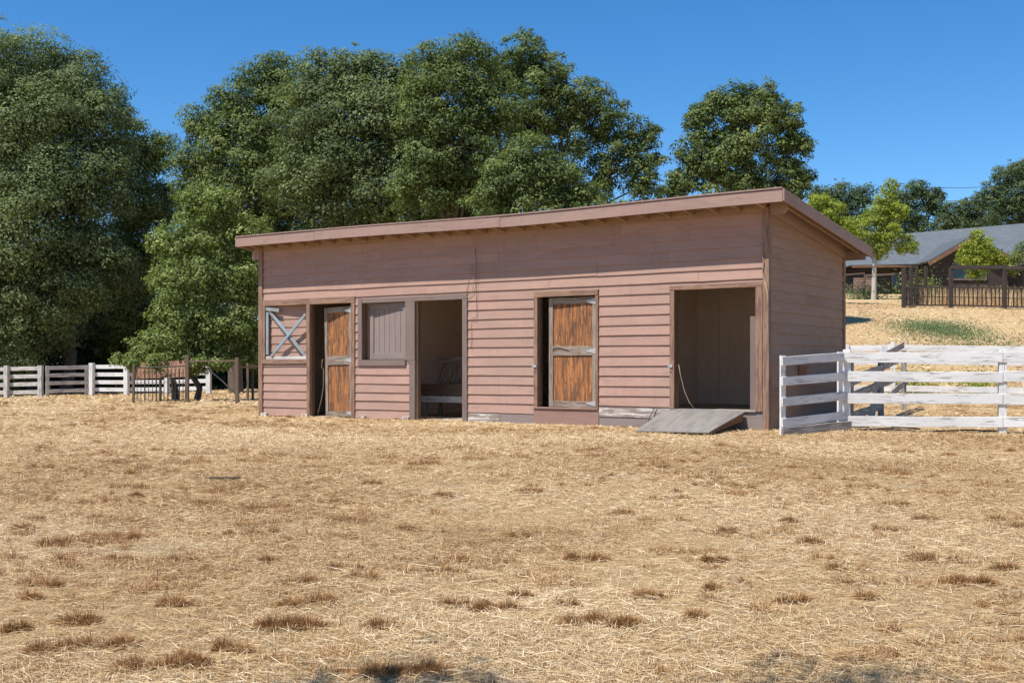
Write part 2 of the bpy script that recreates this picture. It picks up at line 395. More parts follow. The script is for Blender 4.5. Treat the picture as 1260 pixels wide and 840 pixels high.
spots = [(382,770,1.0),(605,752,1.0),(753,766,1.1),(475,772,.7),(712,688,.8),(372,716,.6),(313,658,.6),(508,652,.5),(1190,718,.9),(990,668,.8),(1157,690,.8),
 (985,645,.7),(767,770,.6),(793,735,.7),(348,770,.9),(100,765,.8),(60,720,.6),(150,690,.6),(75,668,.6),(155,662,.7),(30,735,.5),(130,795,.9),(215,745,.7),(240,690,.6),
 (165,610,.4),(280,502,.4),(118,638,.5),(300,648,.4),(560,690,.5),(640,660,.5),(540,705,.5),(650,605,.5),(770,632,.4),(895,655,.5),(1105,622,.5),(1250,650,.8),
 (1225,640,.6),(1140,640,.5),(965,740,.6),(880,725,.5),(1100,655,.7),(450,712,.5),(395,740,.8),(360,745,.6),(10,775,.6),(30,650,.5),(200,820,1.0),(230,815,.9),
 (468,830,1.1),(520,828,.8),(80,690,.5),(45,640,.4),(310,600,.35),(420,640,.4),(460,595,.35),(545,610,.4),(700,745,.4),(860,760,.6),(1170,560,.4),(1110,556,.35),
 (1235,555,.4),(640,548,.3),(730,555,.3),(800,547,.35),(820,575,.3),(920,600,.4),(120,545,.4),(210,560,.4),(60,575,.4),(345,560,.3),(150,583,.4),(250,620,.4),
 (1010,690,.5),(1060,735,.4),(1040,700,.5),(1240,700,.5),(60,800,.7),(290,800,.6),(880,690,.5),(330,690,.4),(420,700,.5),(640,735,.5),(560,745,.5)]
for (px, py, s_) in spots:
    # intersect the view ray with the ground
    Y = 5.0
    for _ in range(40): Y = (CZ-h1((px-630)/F*Y, Y))/max(1e-3, (py-HY))*F
    X = (px-630)/F*Y
    tuft(X, Y, 34*s_*Y/F, .75+.25*s_, int(2100*s_*s_+420), random.uniform(.34, .56))
for _ in range(3000):
    Y = 4.8+32*random.random()**1.35; X = (random.random()*2-1)*(Y*.445+.5)
    if float(vnoise(X*.55+40, Y*.55)) < random.uniform(-.25, .2) or not barn_mask(X, Y): continue
    w_ = random.uniform(.25, 1)**1.8*.19*(1+Y*.025); tuft(X, Y, w_, random.uniform(.45, 1.0), int(90+9000*w_*w_), random.uniform(.3, .6))
props(fastmesh('dry_grass', np.concatenate(V_), np.concatenate(F_), M['tuft'], np.concatenate(C_)),
      'low brown tufts of dead grass dotted over the pasture', 'dry grass', kind='stuff')

# ------------------------------------------------------------------ trees
def leaf_faces(P, N, size, rnd):
    n = len(P); N = N/np.maximum(np.linalg.norm(N, axis=1, keepdims=True), 1e-6)
    t = RNG.normal(0, 1, (n, 3)); t -= (t*N).sum(1, keepdims=True)*N; t /= np.maximum(np.linalg.norm(t, axis=1, keepdims=True), 1e-6)
    b = np.cross(N, t); s = (size*RNG.uniform(.45, 1.4, n))[:, None]
    v = np.stack([P-t*s*.55, P+b*s*.3+N*s*.06, P+t*s*.55, P-b*s*.3+N*s*.06], 1).reshape(-1, 3)
    i = np.arange(n)*4; return v, np.stack([i, i+1, i+2, i+3], -1), rnd
def crown_points(lobes, size, dens, base, clump=(.22,.40), ragged=.2):
    """lobes: (cx,cy,cz,r) local. returns leaves and clump centres"""
    P, N, C, cl = [], [], [], []
    clump = (clump[0]*.95, clump[1]*1.0)
    for (cx, cy, cz, r) in lobes:
        nc = int(np.clip(34+r*34, 26, 170)); u = RNG.normal(0, 1, (nc, 3)); u /= np.linalg.norm(u, axis=1, keepdims=True)
        rad = np.where(RNG.random(nc) < .7, RNG.uniform(.74, 1.05, nc), RNG.uniform(.3, .8, nc)); rad *= 1+RNG.normal(0, ragged*.45, nc)
        c = np.array([cx, cy, cz])+u*(rad*r)[:, None]*np.array([1, 1, .92])
        cr = RNG.uniform(*clump, nc)*min(r, 2.6)*RNG.choice([.6, .85, 1.0, 1.25], nc)+.08
        spr = RNG.random(nc) < .14; cr = np.where(spr, .10+.07*r, cr); c = np.where(spr[:, None], np.array([cx, cy, cz])+u*(r*RNG.uniform(1.0, 1.22, nc))[:, None], c)
        tot = dens*23.0*r*r/(size*size*.33)
        w = cr**2*RNG.uniform(.6, 1.3, nc); w = w/w.sum()
        k = RNG.choice(nc, int(tot), p=w); m = len(k)
        q = RNG.normal(0, 1, (m, 3)); q[:, 2] = np.where((q[:, 2] < -.35) & (RNG.random(m) < .7), -q[:, 2], q[:, 2]); q /= np.linalg.norm(q, axis=1, keepdims=True)
        rr = np.where(RNG.random(m) < .72, RNG.normal(.92, .07, m), np.where(RNG.random(m) < .8, RNG.random(m)**.6*.9, RNG.uniform(.9, 1.35, m)))
        rr *= 1+.22*np.sin(q[:, 0]*5+k)*np.sin(q[:, 1]*6+k*2)
        P.append(c[k]+q*(rr*cr[k])[:, None]*np.array([1, 1, .72]))
        outw = u[k]*.35+q*1.0+np.array([0, 0, .35])+RNG.normal(0, .36, (m, 3)); N.append(outw)
        tone = RNG.normal(.5, .19, nc); C.append(tone[k]+RNG.normal(0, .13, m)); cl.append((np.array([cx, cy, cz]), c, cr))
    return np.concatenate(P), np.concatenate(N), np.concatenate(C), cl
def tree(name, label, cat, px, Y, lobes_px, mat, leaf=.075, dens=1.0, trunks=None, bark='bark', rt=.16, group=None, clump=(.22,.40), twig=True, trunk_top=None, world=False):
    if world:
        x0, y0 = px, Y; z0 = h1(px, Y); lobes = [(a-x0, b-y0, c-z0, r) for (a, b, c, r) in lobes_px]
    else:
        x0, y0, z0 = at(px, Y); k = Y/F
        lobes = [((p-630)*k-x0, dy, CZ+(HY-q)*k-z0, r*k) for (p, q, r, dy) in lobes_px]
    P, N, C, cl = crown_points(lobes, leaf, dens, None, clump)
    group = group or {'oak_tree': 'oak trees around the pasture', 'shrub': 'shrubs around the pasture'}.get(name)
    ok = P[:, 2] > .05; P = P[ok]; N = N[ok]; C = C[ok]
    root = thing(name, label, cat, (x0, y0, z0-.02), random.uniform(-.02, .02), group)
    v, f, c = leaf_faces(P, N, leaf, C); cr = fastmesh('crown', v, f, M[mat], c); cr.parent = root
    mb = MB()
    zt = min(l[2] for l in lobes); tops = trunks or [(0, 0)]
    for (tx, ty) in tops:
        fork = Vector((tx*1.3+random.uniform(-.2, .2), ty, max(.5, zt*.75 if trunk_top is None else trunk_top)))
        mid = Vector((tx*1.1+random.uniform(-.1, .1), ty, fork.z*.5))
        mb.tube([(tx, ty, -.3), (tx, ty, .1), mid, fork], [rt*1.35, rt*1.1, rt*.9, rt*.75], 8)
        for j, (c0, cc, crd) in enumerate(cl):
            if len(tops) > 1 and j % len(tops) != tops.index((tx, ty)): continue
            cen = Vector(c0); m1 = fork.lerp(cen, .5)+Vector((random.uniform(-.3, .3), random.uniform(-.3, .3), random.uniform(0, .4)))
            rr = rt*.42*min(1, .4+lobes[j][3]/3.5); mb.tube([fork-Vector((0, 0, .1)), m1, cen], [rr, rr*.7, rr*.4], 6)
            if twig:
                for q in cc[::3][:36]:
                    e = Vector(q); mm = cen.lerp(e, .5)+Vector((random.uniform(-.12, .12), random.uniform(-.12, .12), random.uniform(-.05, .15)))
                    mb.tube([cen, mm, e], [rr*.26, rr*.15, rr*.04], 4, caps=False)
    mb.build('trunk', M[bark], root, smooth=True)
    return root
D = .9
tree('oak_tree', 'tall grey-green oak filling the left edge behind the grey gate', 'tree', 40, 50,
     [(20,100,62,0),(72,112,58,1),(-40,120,75,1),(118,150,48,0),(40,190,80,-1.5),(-40,240,90,-1),(110,230,62,-1),(60,290,75,-2),(-10,350,80,-2),(80,370,60,-2),(130,330,45,-1),(30,410,55,-2)], 'oak_grey', .11, D, trunks=[(0,0),(1.2,.5)], rt=.3)
tree('oak_tree', 'dark oak right of the leftmost oak, crown above the white fence end', 'tree', 160, 54,
     [(160,185,38,0),(192,190,26,0),(150,250,50,0),(195,250,30,1),(140,330,48,0),(175,320,40,0),(150,400,45,0),(110,420,45,1),(190,400,40,1)], 'oak', .11, D, rt=.25)
tree('bay_tree', 'bright green bushy tree over the small pen left of the stable', 'tree', 243, 34.5,
     [(268,255,26,0),(240,248,20,.3),(300,285,30,.4),(214,300,24,-.3),(248,300,30,-.3),(205,345,22,-.2),(240,350,34,-.8),(285,340,34,0),(212,388,22,-.3),(248,398,30,-.8),(190,425,20,-.5),(222,430,24,-.8),(262,432,22,-.6),(292,400,28,-.3),(312,432,18,.3),(308,360,22,.2),(176,440,12,-.5),(228,262,14,.2),(300,440,15,0),(318,415,18,.3),(190,447,9,-2.1),(214,446,11,-2.0),(172,442,8,-2.0),(255,446,14,-1.2),(280,447,12,-1.0)], 'bay', .085, .9, trunks=[(0,0),(-.75,.4)], rt=.1)
tree('oak_tree', 'dark green oak whose crown rises left of the roof end', 'tree', 290, 46,
     [(265,155,34,0),(300,125,36,0),(345,105,38,0),(250,205,32,0),(300,190,52,-.5),(355,170,55,-.5),(290,250,48,-.5),(345,240,50,-1),(240,240,28,0),(310,310,50,0),(250,310,45,.5),(345,290,38,.3)], 'oak', .105, D, rt=.28)
tree('oak_tree', 'broad oak behind the left half of the roof with an even rounded top', 'tree', 430, 43,
     [(395,100,38,0),(440,98,40,0),(490,110,40,0),(400,160,55,-.6),(460,165,60,-.8),(520,170,55,-.5),(420,230,60,-1),(490,235,60,-1),(545,230,45,-.5),(380,230,45,-.5),(400,285,38,.4),(450,280,38,.5),(505,280,36,.4),(550,275,32,.3)], 'oak_grey', .105, D, trunks=[(0,0),(1,.3)], rt=.26)
tree('oak_tree', 'olive green oak behind the roof middle, just left of the tallest crown', 'tree', 560, 40,
     [(530,85,34,.3),(575,80,36,0),(545,130,48,-.4),(595,135,42,0),(560,190,50,-.6),(600,215,42,0),(530,240,42,-.4),(575,265,34,.3),(610,262,30,.3)], 'oak', .1, D, rt=.24)
tree('oak_tree', 'tallest oak, its open branches showing sky behind the roof', 'tree', 665, 44,
     [(640,70,32,0),(610,100,30,0),(668,95,34,0),(650,135,44,-.4),(700,115,34,0),(735,140,34,0),(765,172,32,0),(790,195,26,0),(700,165,36,.3),(640,185,40,0),(745,205,28,.4),(790,228,24,0),(680,225,32,0),(800,165,14,0),(730,245,24,0)], 'oak', .1, .75, rt=.26, clump=(.16,.3))
tree('willow_tree', 'low green tree leaning over the roof below the tallest oak', 'tree', 660, 32,
     [(655,200,32,0),(690,218,28,.2),(625,220,30,0),(660,245,36,0),(605,255,28,0),(700,255,24,0),(735,262,18,0),(765,262,16,0),(725,235,14,.3)], 'oak', .08, .9, rt=.12)
tree('oak_tree', 'round lone oak behind the right half of the stable roof', 'tree', 915, 46,
     [(900,130,28,0),(940,130,28,0),(865,150,24,0),(968,150,22,0),(918,168,38,-.4),(860,190,28,0),(968,190,28,0),(900,220,38,-.3),(845,222,22,0),(955,228,32,0),(988,175,13,0),(992,222,13,0),(825,238,16,0)], 'oak', .105, 1.1, rt=.24, clump=(.2,.36))
# hillside trees
tree('poplar_tree', 'yellow-green tree just above the right roof corner', 'tree', 1012, 60,
     [(1008,250,14,0),(1022,262,16,0),(998,268,14,0),(1035,285,18,0),(1015,290,18,0)], 'lime', .12, .8, rt=.1)
tree('oak_tree', 'distant dark oak clump right behind the stable roof corner', 'tree', 1030, 128,
     [(1010,245,16,0),(1035,240,18,0),(1060,242,16,0),(1020,270,24,0),(1050,272,24,0),(1000,280,20,0),(1040,300,26,0)], 'faroak', .2, .8, rt=.3)
tree('oak_tree', 'distant oak peeking out above the house roof left end', 'tree', 1125, 124,
     [(1128,235,15,0),(1110,245,16,0),(1145,245,14,0),(1120,265,20,0),(1150,255,13,0),(1095,265,18,0),(1135,285,20,0),(1100,290,18,0),(1155,240,8,0)], 'faroak', .2, .8, rt=.3)
tree('oak_tree', 'low distant oak in the dip right of the wires', 'tree', 1185, 122,
     [(1168,262,13,0),(1190,258,14,0),(1180,275,18,0),(1210,265,18,0),(1160,280,14,0),(1200,285,18,0)], 'faroak', .19, .85, rt=.3)
tree('oak_tree', 'tall distant oak at the right edge above the house roof', 'tree', 1262, 112,
     [(1240,215,16,0),(1262,212,18,0),(1222,235,13,0),(1250,240,24,0),(1285,215,24,0),(1230,262,22,0),(1270,265,26,0),(1205,245,9,0),(1300,250,28,0)], 'faroak', .18, .85, rt=.35)
tree('sycamore_tree', 'young yellow-green sycamore with a white trunk before the house', 'tree', 1075, 71,
     [(1096,230,10,0),(1088,248,14,0),(1102,262,14,0),(1078,268,15,0),(1060,283,16,0),(1090,288,19,0),(1110,300,13,0),(1052,300,14,0),(1080,305,15,0),(1122,305,8,0),(1040,290,11,0)], 'lime', .13, .75, bark='bark_white', rt=.15, clump=(.2,.34), trunk_top=3.3)
tree('maple_shrub', 'lime green small tree in front of the house gable', 'tree', 1205, 66,
     [(1203,290,8,0),(1196,303,11,0),(1212,302,11,0),(1188,316,11,0),(1205,318,14,0),(1222,316,12,0),(1200,330,14,0),(1232,322,7,0)], 'lime', .12, .75, rt=.06, trunk_top=.6)
tree('shrub', 'pale green shrub at the right edge below the house roof', 'shrub', 1258, 66,
     [(1250,318,10,0),(1262,310,12,0),(1275,320,14,0),(1245,330,9,0)], 'bay', .12, .7, rt=.05, trunk_top=.6)
# undergrowth behind the left fence: separate bushes
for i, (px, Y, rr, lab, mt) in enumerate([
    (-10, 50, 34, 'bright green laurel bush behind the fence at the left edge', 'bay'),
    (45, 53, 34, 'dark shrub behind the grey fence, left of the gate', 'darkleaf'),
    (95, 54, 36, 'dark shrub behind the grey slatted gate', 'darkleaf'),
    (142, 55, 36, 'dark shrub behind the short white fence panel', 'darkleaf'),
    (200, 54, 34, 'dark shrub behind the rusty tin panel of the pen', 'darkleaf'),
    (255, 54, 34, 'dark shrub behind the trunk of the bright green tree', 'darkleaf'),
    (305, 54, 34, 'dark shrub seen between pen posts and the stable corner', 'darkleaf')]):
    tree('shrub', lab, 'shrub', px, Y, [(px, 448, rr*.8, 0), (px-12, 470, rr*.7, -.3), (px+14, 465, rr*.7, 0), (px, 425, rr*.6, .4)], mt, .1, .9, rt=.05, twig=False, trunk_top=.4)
# wooded slope far behind, one mass
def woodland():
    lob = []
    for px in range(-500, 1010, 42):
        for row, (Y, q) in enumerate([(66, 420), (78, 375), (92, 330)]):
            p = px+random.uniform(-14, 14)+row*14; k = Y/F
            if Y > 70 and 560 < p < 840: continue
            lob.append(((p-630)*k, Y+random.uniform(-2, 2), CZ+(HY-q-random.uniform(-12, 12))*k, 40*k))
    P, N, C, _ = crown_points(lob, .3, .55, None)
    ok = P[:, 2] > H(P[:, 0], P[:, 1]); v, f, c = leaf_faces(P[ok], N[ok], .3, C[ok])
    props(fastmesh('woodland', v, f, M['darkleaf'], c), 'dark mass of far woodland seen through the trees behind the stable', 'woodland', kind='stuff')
woodland()

# ------------------------------------------------------------------ the stable
TH = R(33.9); LX, LY = -5.165, 24.018; LEN, DEP = 10.97, 3.62
barn = thing('stable', 'long low red-brown clapboard horse stable with sloping shed roof', 'stable', (LX, LY, 0), -TH)
EXP = .1675; Z0 = .345
# (u0,u1,z0,z1) cut from the front siding
HOLES = [(-.1,1.33,1.05,2.365),(1.28,2.575,-.5,2.365),(2.645,4.06,1.02,2.315),(3.92,5.275,-.5,2.315),(6.70,8.0,-.5,2.30),(9.315,10.99,-.5,2.305),
         (5.27,6.71,-.5,.16),(8.0,9.32,-.5,.325),(0,1.33,-.5,.0),(2.57,3.95,-.5,.0)]
def free(u0, u1, za, zb):
    um = (u0+u1)/2; lo, hi = za, zb
    for a, b, c, d in HOLES:
        if a <= um <= b:
            if c <= lo and d >= hi: return None
            if c <= lo < d: lo = d
            if c < hi <= d: hi = c
            if c > lo and d < hi: hi = c
    return (lo, hi) if hi-lo > .012 else None
def board(mb, u0, u1, z0, z1, flat=0, ybot=-.029, ytop=-.007):
    n = max(1, int((u1-u0)/.5)); r = random.random(); rings = []
    ph = random.random()*9; tilt = random.uniform(-.002, .002)
    for i in range(n+1):
        u = u0+(u1-u0)*i/n; w = .003*math.sin(u*2.1+ph)+random.uniform(-.0015, .0015)+tilt*(u-(u0+u1)/2)
        yb = ybot+random.uniform(-.002, .002)
        rings.append([(u, yb, z0+w), (u, .004, z0+w), (u, .004, z1), (u, ytop, z1)])
    mb.prism(rings, r)
def front_siding():
    mb = MB(); mlow = MB(); edges = sorted({e for h in HOLES for e in h[:2] if 0 < e < LEN})
    ztop = 3.46
    for k in range(-3, 20):
        za = Z0+k*EXP; zb = za+EXP+.012
        if za > ztop-.02: break
        zb = min(zb, ztop)
        e = [.06]+[q for q in edges if .06 < q < LEN-.06]+[LEN-.06]
        runs = []
        for a, b in zip(e[:-1], e[1:]):
            fr = free(a, b, za, zb)
            if fr is None: continue
            if runs and abs(runs[-1][1]-a) < 1e-6 and abs(runs[-1][2]-fr[0]) < 1e-4 and abs(runs[-1][3]-fr[1]) < 1e-4: runs[-1][1] = b
            else: runs.append([a, b, *fr])
        for a, b, lo, hi in runs:
            cuts = [a]
            if b-a > 4.2:
                c = a+random.uniform(1.2, 3.4)
                while c < b-.8: cuts.append(c); c += random.uniform(2.4, 3.66)
            cuts.append(b)
            for p, q in zip(cuts[:-1], cuts[1:]):
                dz = random.uniform(-.003, .003); f_ = (lo-za)/EXP; yb = -.029+.021*max(0, f_)
                board(mlow if q < 1.34 and hi < 1.2 else mb, p+.002, q-.002, lo+(dz if f_ < .01 else 0), hi, ybot=yb)
    mlow.build('siding', M['siding'], barn); return mb.build('siding', M['siding'], barn)
front_siding()
# sheathing behind the boards (front), with the real openings
OPEN = [(.13,1.29,1.16,2.24),(1.36,2.49,-.1,2.24),(2.75,3.84,1.13,2.23),(4.07,5.16,-.1,2.23),(6.78,7.94,.28,2.21),(9.40,10.79,.28,2.22)]
mb = MB(); e = sorted({0.0, LEN, *[x for o_ in OPEN for x in o_[:2]]})
for a, b in zip(e[:-1], e[1:]):
    m_ = (a+b)/2; op = [o_ for o_ in OPEN if o_[0] < m_ < o_[1]]
    if op:
        o_ = op[0]; mb.box(a, b, .006, .05, o_[3], 3.5)
        if o_[2] > 0: mb.box(a, b, .006, .05, -.3, o_[2])
    else: mb.box(a, b, .006, .05, -.3, 3.5)
mb.build('sheathing', M['inner'], barn)
# jambs, dark brown returns inside every opening
for i, (a, b, c, d) in enumerate(OPEN):
    mb = MB(); dp = .13
    mb.box(a-.03, a, .002, dp, c, d+.03); mb.box(b, b+.03, .002, dp, c, d+.03); mb.box(a, b, .002, dp, d, d+.03)
    if c > 0: mb.box(a, b, .002, dp, c-.03, c)
    mb.build('jamb', M['jamb'], barn)
# trims
def trim(name, mat, boxes, parent=barn, bevel=.004):
    mb = MB()
    for b in boxes: mb.box(*b)
    return mb.build(name, M[mat], parent, bevel=bevel)
yt = -.045
trim('corner_post', 'trim_old', [(-.06,.055,-.05,.06,-.15,3.45)])
trim('corner_post', 'trim_old', [(10.905,LEN+.035,-.05,.06,-.15,3.45)])
trim('header_board', 'trim_old', [(.055,2.57,yt,.0,2.245,2.36)])
trim('window_frame', 'trim_old', [(.056,.125,yt,0,1.15,2.244),(.056,1.30,yt-.004,0,1.06,1.148),(1.285,1.30,yt,0,1.15,2.244)])
trim('door_post', 'trim_old', [(1.302,1.385,yt-.006,.02,-.12,2.243)])
trim('door_frame', 'trim_old', [(2.475,2.568,yt,0,-.12,2.243)])
trim('window_frame', 'trim_grey', [(2.65,2.755,yt,0,1.02,2.31),(2.757,5.27,yt+.002,0,2.225,2.312),(2.757,3.83,yt-.002,0,1.02,1.128),(3.835,4.06,yt-.004,0,1.12,2.223)])
trim('door_post', 'trim_grey', [(3.93,4.065,yt-.002,.02,-.12,1.118)])
trim('door_frame', 'trim_grey', [(5.16,5.268,yt,0,-.12,2.222)])
trim('door_frame', 'trim_old', [(6.705,6.782,yt,0,.27,2.20),(6.705,7.99,yt-.003,0,2.203,2.295),(7.94,7.992,yt,0,.25,2.20)])
trim('door_frame', 'trim_old', [(9.32,9.40,yt,0,.28,2.225),(9.32,10.903,yt-.003,0,2.228,2.30),(10.79,10.903,yt-.012,0,.30,2.225)])
# skirting below the sills
trim('skirting', 'skirt', [(9.40,10.90,-.03,.0,-.15,.295)])
trim('skirting', 'skirt_red', [(6.70,8.0,-.035,.0,-.02,.27),(6.70,7.98,-.06,.05,.272,.298)])
trim('skirting', 'skirt', [(5.30,6.70,-.02,0,-.15,.165)]); trim('skirting', 'skirt', [(8.0,9.40,-.022,0,-.15,.155)])
trim('skirting_board', 'concrete', [(8.005,9.31,-.034,0,.158,.315)])['label'] = 'pale white patch board under the siding'
trim('footing', 'concrete', [(5.28,5.98,-.032,-.021,-.1,.155)])['label'] = 'flaking whitewashed footing'
trim('skirting', 'skirt_red', [(.06,1.30,-.015,0,-.15,.02)]); trim('skirting', 'skirt_red', [(2.57,3.93,-.015,0,-.15,.02)])
for u in (.05, 1.2, 2.7, 3.78):
    trim('footing', 'concrete', [(u,u+.16,-.09,.05,-.15,.055)])

# window A: siding panel set back behind a blue cross brace
wa = MB(); zz = 1.14
while zz < 2.25:
    rings = []
    for u in (.13, .7, 1.29):
        yo = .05+(u-.13)*.07
        rings.append([(u, yo-.02, zz), (u, yo, zz), (u, yo, zz+EXP+.01), (u, yo-.004, zz+EXP+.01)])
    wa.prism(rings); zz += EXP
wa.build('set_back_panel', M['siding'], barn)
cb = MB()
cb.beam((.15,-.002,2.20), (1.25,-.002,1.20), .03, .062, up=(1,0,1))
cb.beam((.30,-.034,1.21), (1.26,-.034,2.05), .03, .062, up=(-1,0,1))
cb.box(.14,.21,-.03,.0,1.25,2.12); cb.beam((.14,-.028,2.19), (.52,-.028,2.15), .02, .07, up=(0,0,1))
cb.build('cross_brace', M['blue'], barn, bevel=.004)['label'] = 'pale blue x-shaped brace'
trim('window_sill', 'white_dull', [(.14,1.28,-.03,.03,1.15,1.215)])

def door(name, u_h, zb, w, h, ang, lean=0, label=None, loc_y=.02):
    """hinge on the right side, swings inward"""
    dr = bpy.data.objects.new(name, None); COL.objects.link(dr); dr.parent = barn
    dr.location = (u_h, loc_y, zb); dr.rotation_euler = (0, lean, -ang)
    if label: dr['label'] = label
    p = MB(); n = 4
    for i in range(2):
        z0_, z1_ = ((.08, h*.47), (h*.55, h-.07))[i]
        p.beam((-w/2, .028, z0_), (-w/2, .028, z1_), w-.12, .014, up=(0,1,0), r=.15+.5*i)
    p.build('panel', M['plywood'], dr)
    s = MB(); s.box(-w, -w+.085, 0, .02, 0, h); s.box(-.09, 0, 0, .02, 0, h)
    s.box(-w+.086, -.091, .001, .019, h*.47, h*.555); s.box(-w+.086, -.091, .001, .019, .0, .10); s.box(-w+.086, -.091, .001, .019, h-.11, h)
    s.build('frame', M['door_rail'], dr, bevel=.003)
    for zc in (.07, h*.51, h-.08):
        k = MB(); k.prism([[(-.02,-.008,zc-.05),(-.02,-.002,zc-.05),(-.02,-.002,zc+.05),(-.02,-.008,zc+.05)],
                           [(-.20,-.008,zc-.012),(-.20,-.002,zc-.012),(-.20,-.002,zc+.012),(-.20,-.008,zc+.012)]])
        k.box(-.018, .05, -.010, -.004, zc-.075, zc+.075); k.tube([(.0,-.014,zc-.07),(.0,-.014,zc+.07)], .009, 6)
        k.build('hinge', M['iron'], dr)
    return dr
door('stall_door', 2.47, .03, .85, 2.16, R(9), R(-1.2), 'orange-brown plywood door leaning ajar')
d2 = door('stall_door', 7.93, .305, .975, 1.88, R(2), 0, 'weathered plywood door slightly ajar')
k = MB(); k.tube([(-.9,-.02,1.02),(-.8,-.03,1.06),(-.65,-.02,1.02),(-.55,-.01,.98)], .007, 5); k.build('rope_pull', M['rope'], d2)
# window C: board shutter, hinged left, ajar inward
sh = bpy.data.objects.new('shutter', None); COL.objects.link(sh); sh.parent = barn; sh.location = (3.83, .015, 1.14); sh.rotation_euler = (0, 0, R(-5)); sh['label'] = 'grey-brown board shutter standing ajar'
mb = MB(); w_, h_ = 1.0, 1.07
for i in range(6): mb.box(-w_+.1+i*.142, -w_+.1+i*.142+.134, .022, .036, .03, h_-.03)
mb.build('boards', M['shutter'], sh)
mb = MB(); mb.box(-w_, -w_+.10, 0, .02, 0, h_); mb.box(-.1, 0, 0, .02, 0, h_); mb.box(-w_+.101, -.101, .001, .019, 0, .12); mb.box(-w_+.101, -.101, .001, .019, h_-.12, h_)
mb.build('frame', M['shutter'], sh, bevel=.003)
# latches on the door frames
for u in (6.735, 9.345):
    k = MB(); k.box(u-.045, u+.03, -.062, -.046, .985, 1.03); k.tube([(u-.04,-.07,1.03),(u-.03,-.085,.98),(u,-.07,.95)], .006, 5); k.build('latch', M['iron'], barn)

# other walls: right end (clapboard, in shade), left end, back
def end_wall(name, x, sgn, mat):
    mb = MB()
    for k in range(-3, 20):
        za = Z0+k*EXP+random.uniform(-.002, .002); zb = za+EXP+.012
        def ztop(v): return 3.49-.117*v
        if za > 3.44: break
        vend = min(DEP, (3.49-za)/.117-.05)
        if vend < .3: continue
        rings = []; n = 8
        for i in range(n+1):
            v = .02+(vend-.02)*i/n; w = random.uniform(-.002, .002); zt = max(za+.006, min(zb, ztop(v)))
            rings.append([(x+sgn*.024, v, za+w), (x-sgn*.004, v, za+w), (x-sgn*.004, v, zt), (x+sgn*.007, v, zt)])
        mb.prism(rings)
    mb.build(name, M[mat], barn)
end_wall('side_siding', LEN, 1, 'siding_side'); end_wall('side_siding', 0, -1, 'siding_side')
mb = MB()
def wedge(mb, x0, x1):
    rings = [[(x0, v, -.3), (x1, v, -.3), (x1, v, 3.49-.117*v), (x0, v, 3.49-.117*v)] for v in (.052, DEP)]
    mb.prism(rings)
for x0, x1 in ((0, .05), (LEN-.05, LEN-.006)): wedge(mb, x0, x1)
mb.box(0, LEN, DEP-.055, DEP, -.3, 3.07); mb.build('wall_core', M['inner'], barn)
mb = MB()
for x in (2.68, 5.36, 8.13): wedge(mb, x-.02, x+.02)
mb.build('stall_partition', M['inner'], barn)
mb = MB()                                                # interior plywood sheets with seams on the back wall
for a in np.arange(.06, LEN-.1, 1.22):
    for (c, d) in ((.0, 1.2), (1.205, 2.4), (2.405, 3.0)):
        mb.box(a+.002, min(a+1.216, LEN-.06), DEP-.075, DEP-.058, c+.3 if False else c, d, axis='z')
mb.build('inner_lining', M['inner'], barn)
trim('corner_post', 'trim_old', [(LEN-.05,LEN+.035,DEP-.08,DEP+.03,-.15,3.05)])
mb = MB(); mb.box(8.15, LEN-.05, .0, DEP-.06, .16, .29); mb.box(5.38, 8.11, .0, DEP-.06, .16, .275); mb.build('raised_floor', M['dirtfloor'], barn)
mb = MB(); mb.box(.05, 5.34, .1, DEP-.06, -.3, .015); mb.build('stall_floor', M['dirtfloor'], barn)
trim('door_lining', 'trim_grey', [(10.66,10.785,.052,.085,.30,1.78)], bevel=0)  # grey trim colour stands in for the shade on this panel
trim('door_sill', 'greywood', [(9.40,10.79,-.06,.12,.292,.318)])

# roof
SL = .117; OF, OB, OR, OL = .46, .24, .42, .24
def roofz(u, v): return 3.655-SL*(v+OF)-.045*math.exp(-((u-6.6)/2.6)**2)+.0*u
U0, U1 = -OL, LEN+OR; n = 16
us = [U0+(U1-U0)*i/n for i in range(n+1)]
def strip(mb, v0, v1, zt, zb):
    rings = [[(u, v0, roofz(u, v0)+zb), (u, v1, roofz(u, v1)+zb), (u, v1, roofz(u, v1)+zt), (u, v0, roofz(u, v0)+zt)] for u in us]
    mb.prism(rings)
mb = MB(); strip(mb, -OF+.012, DEP+OB-.01, -.024, -.05); rf = mb.build('roof', M['soffit'], barn)
mb = MB(); strip(mb, -OF-.045, DEP+OB+.03, .004, -.018); mb.build('roofing', M['rollroof'], rf)
for a, b in ((0, 3), (3, 9), (9, 16)):                   # three fascia boards
    off_ = .004 if a == 3 else 0; dz = .006 if a == 3 else 0
    mb = MB(); rings = []
    for u in us[a:b+1]:
        uu = u+.003 if u == us[a] else u-.001 if u == us[b] else u
        z = roofz(u, -OF)-.022+dz; rings.append([(uu, -OF-.03-off_, z-.185), (uu, -OF+.008, z-.185), (uu, -OF+.008, z), (uu, -OF-.03-off_, z)])
    mb.prism(rings); mb.build('fascia', M['fascia'], barn, bevel=.003)
for uu, nm in ((U1, 'rake_board'), (U0-.03, 'rake_board')):
    for v0, v1 in ((-OF-.03, 1.25), (1.254, DEP+OB+.01)):
        mb = MB(); mb.prism([[(uu+.002, v, roofz(uu, v)-.20), (uu+.032, v, roofz(uu, v)-.20), (uu+.032, v, roofz(uu, v)-.02), (uu+.002, v, roofz(uu, v)-.02)] for v in (v0, v1)])
        mb.build(nm, M['fascia'], barn, bevel=.003)
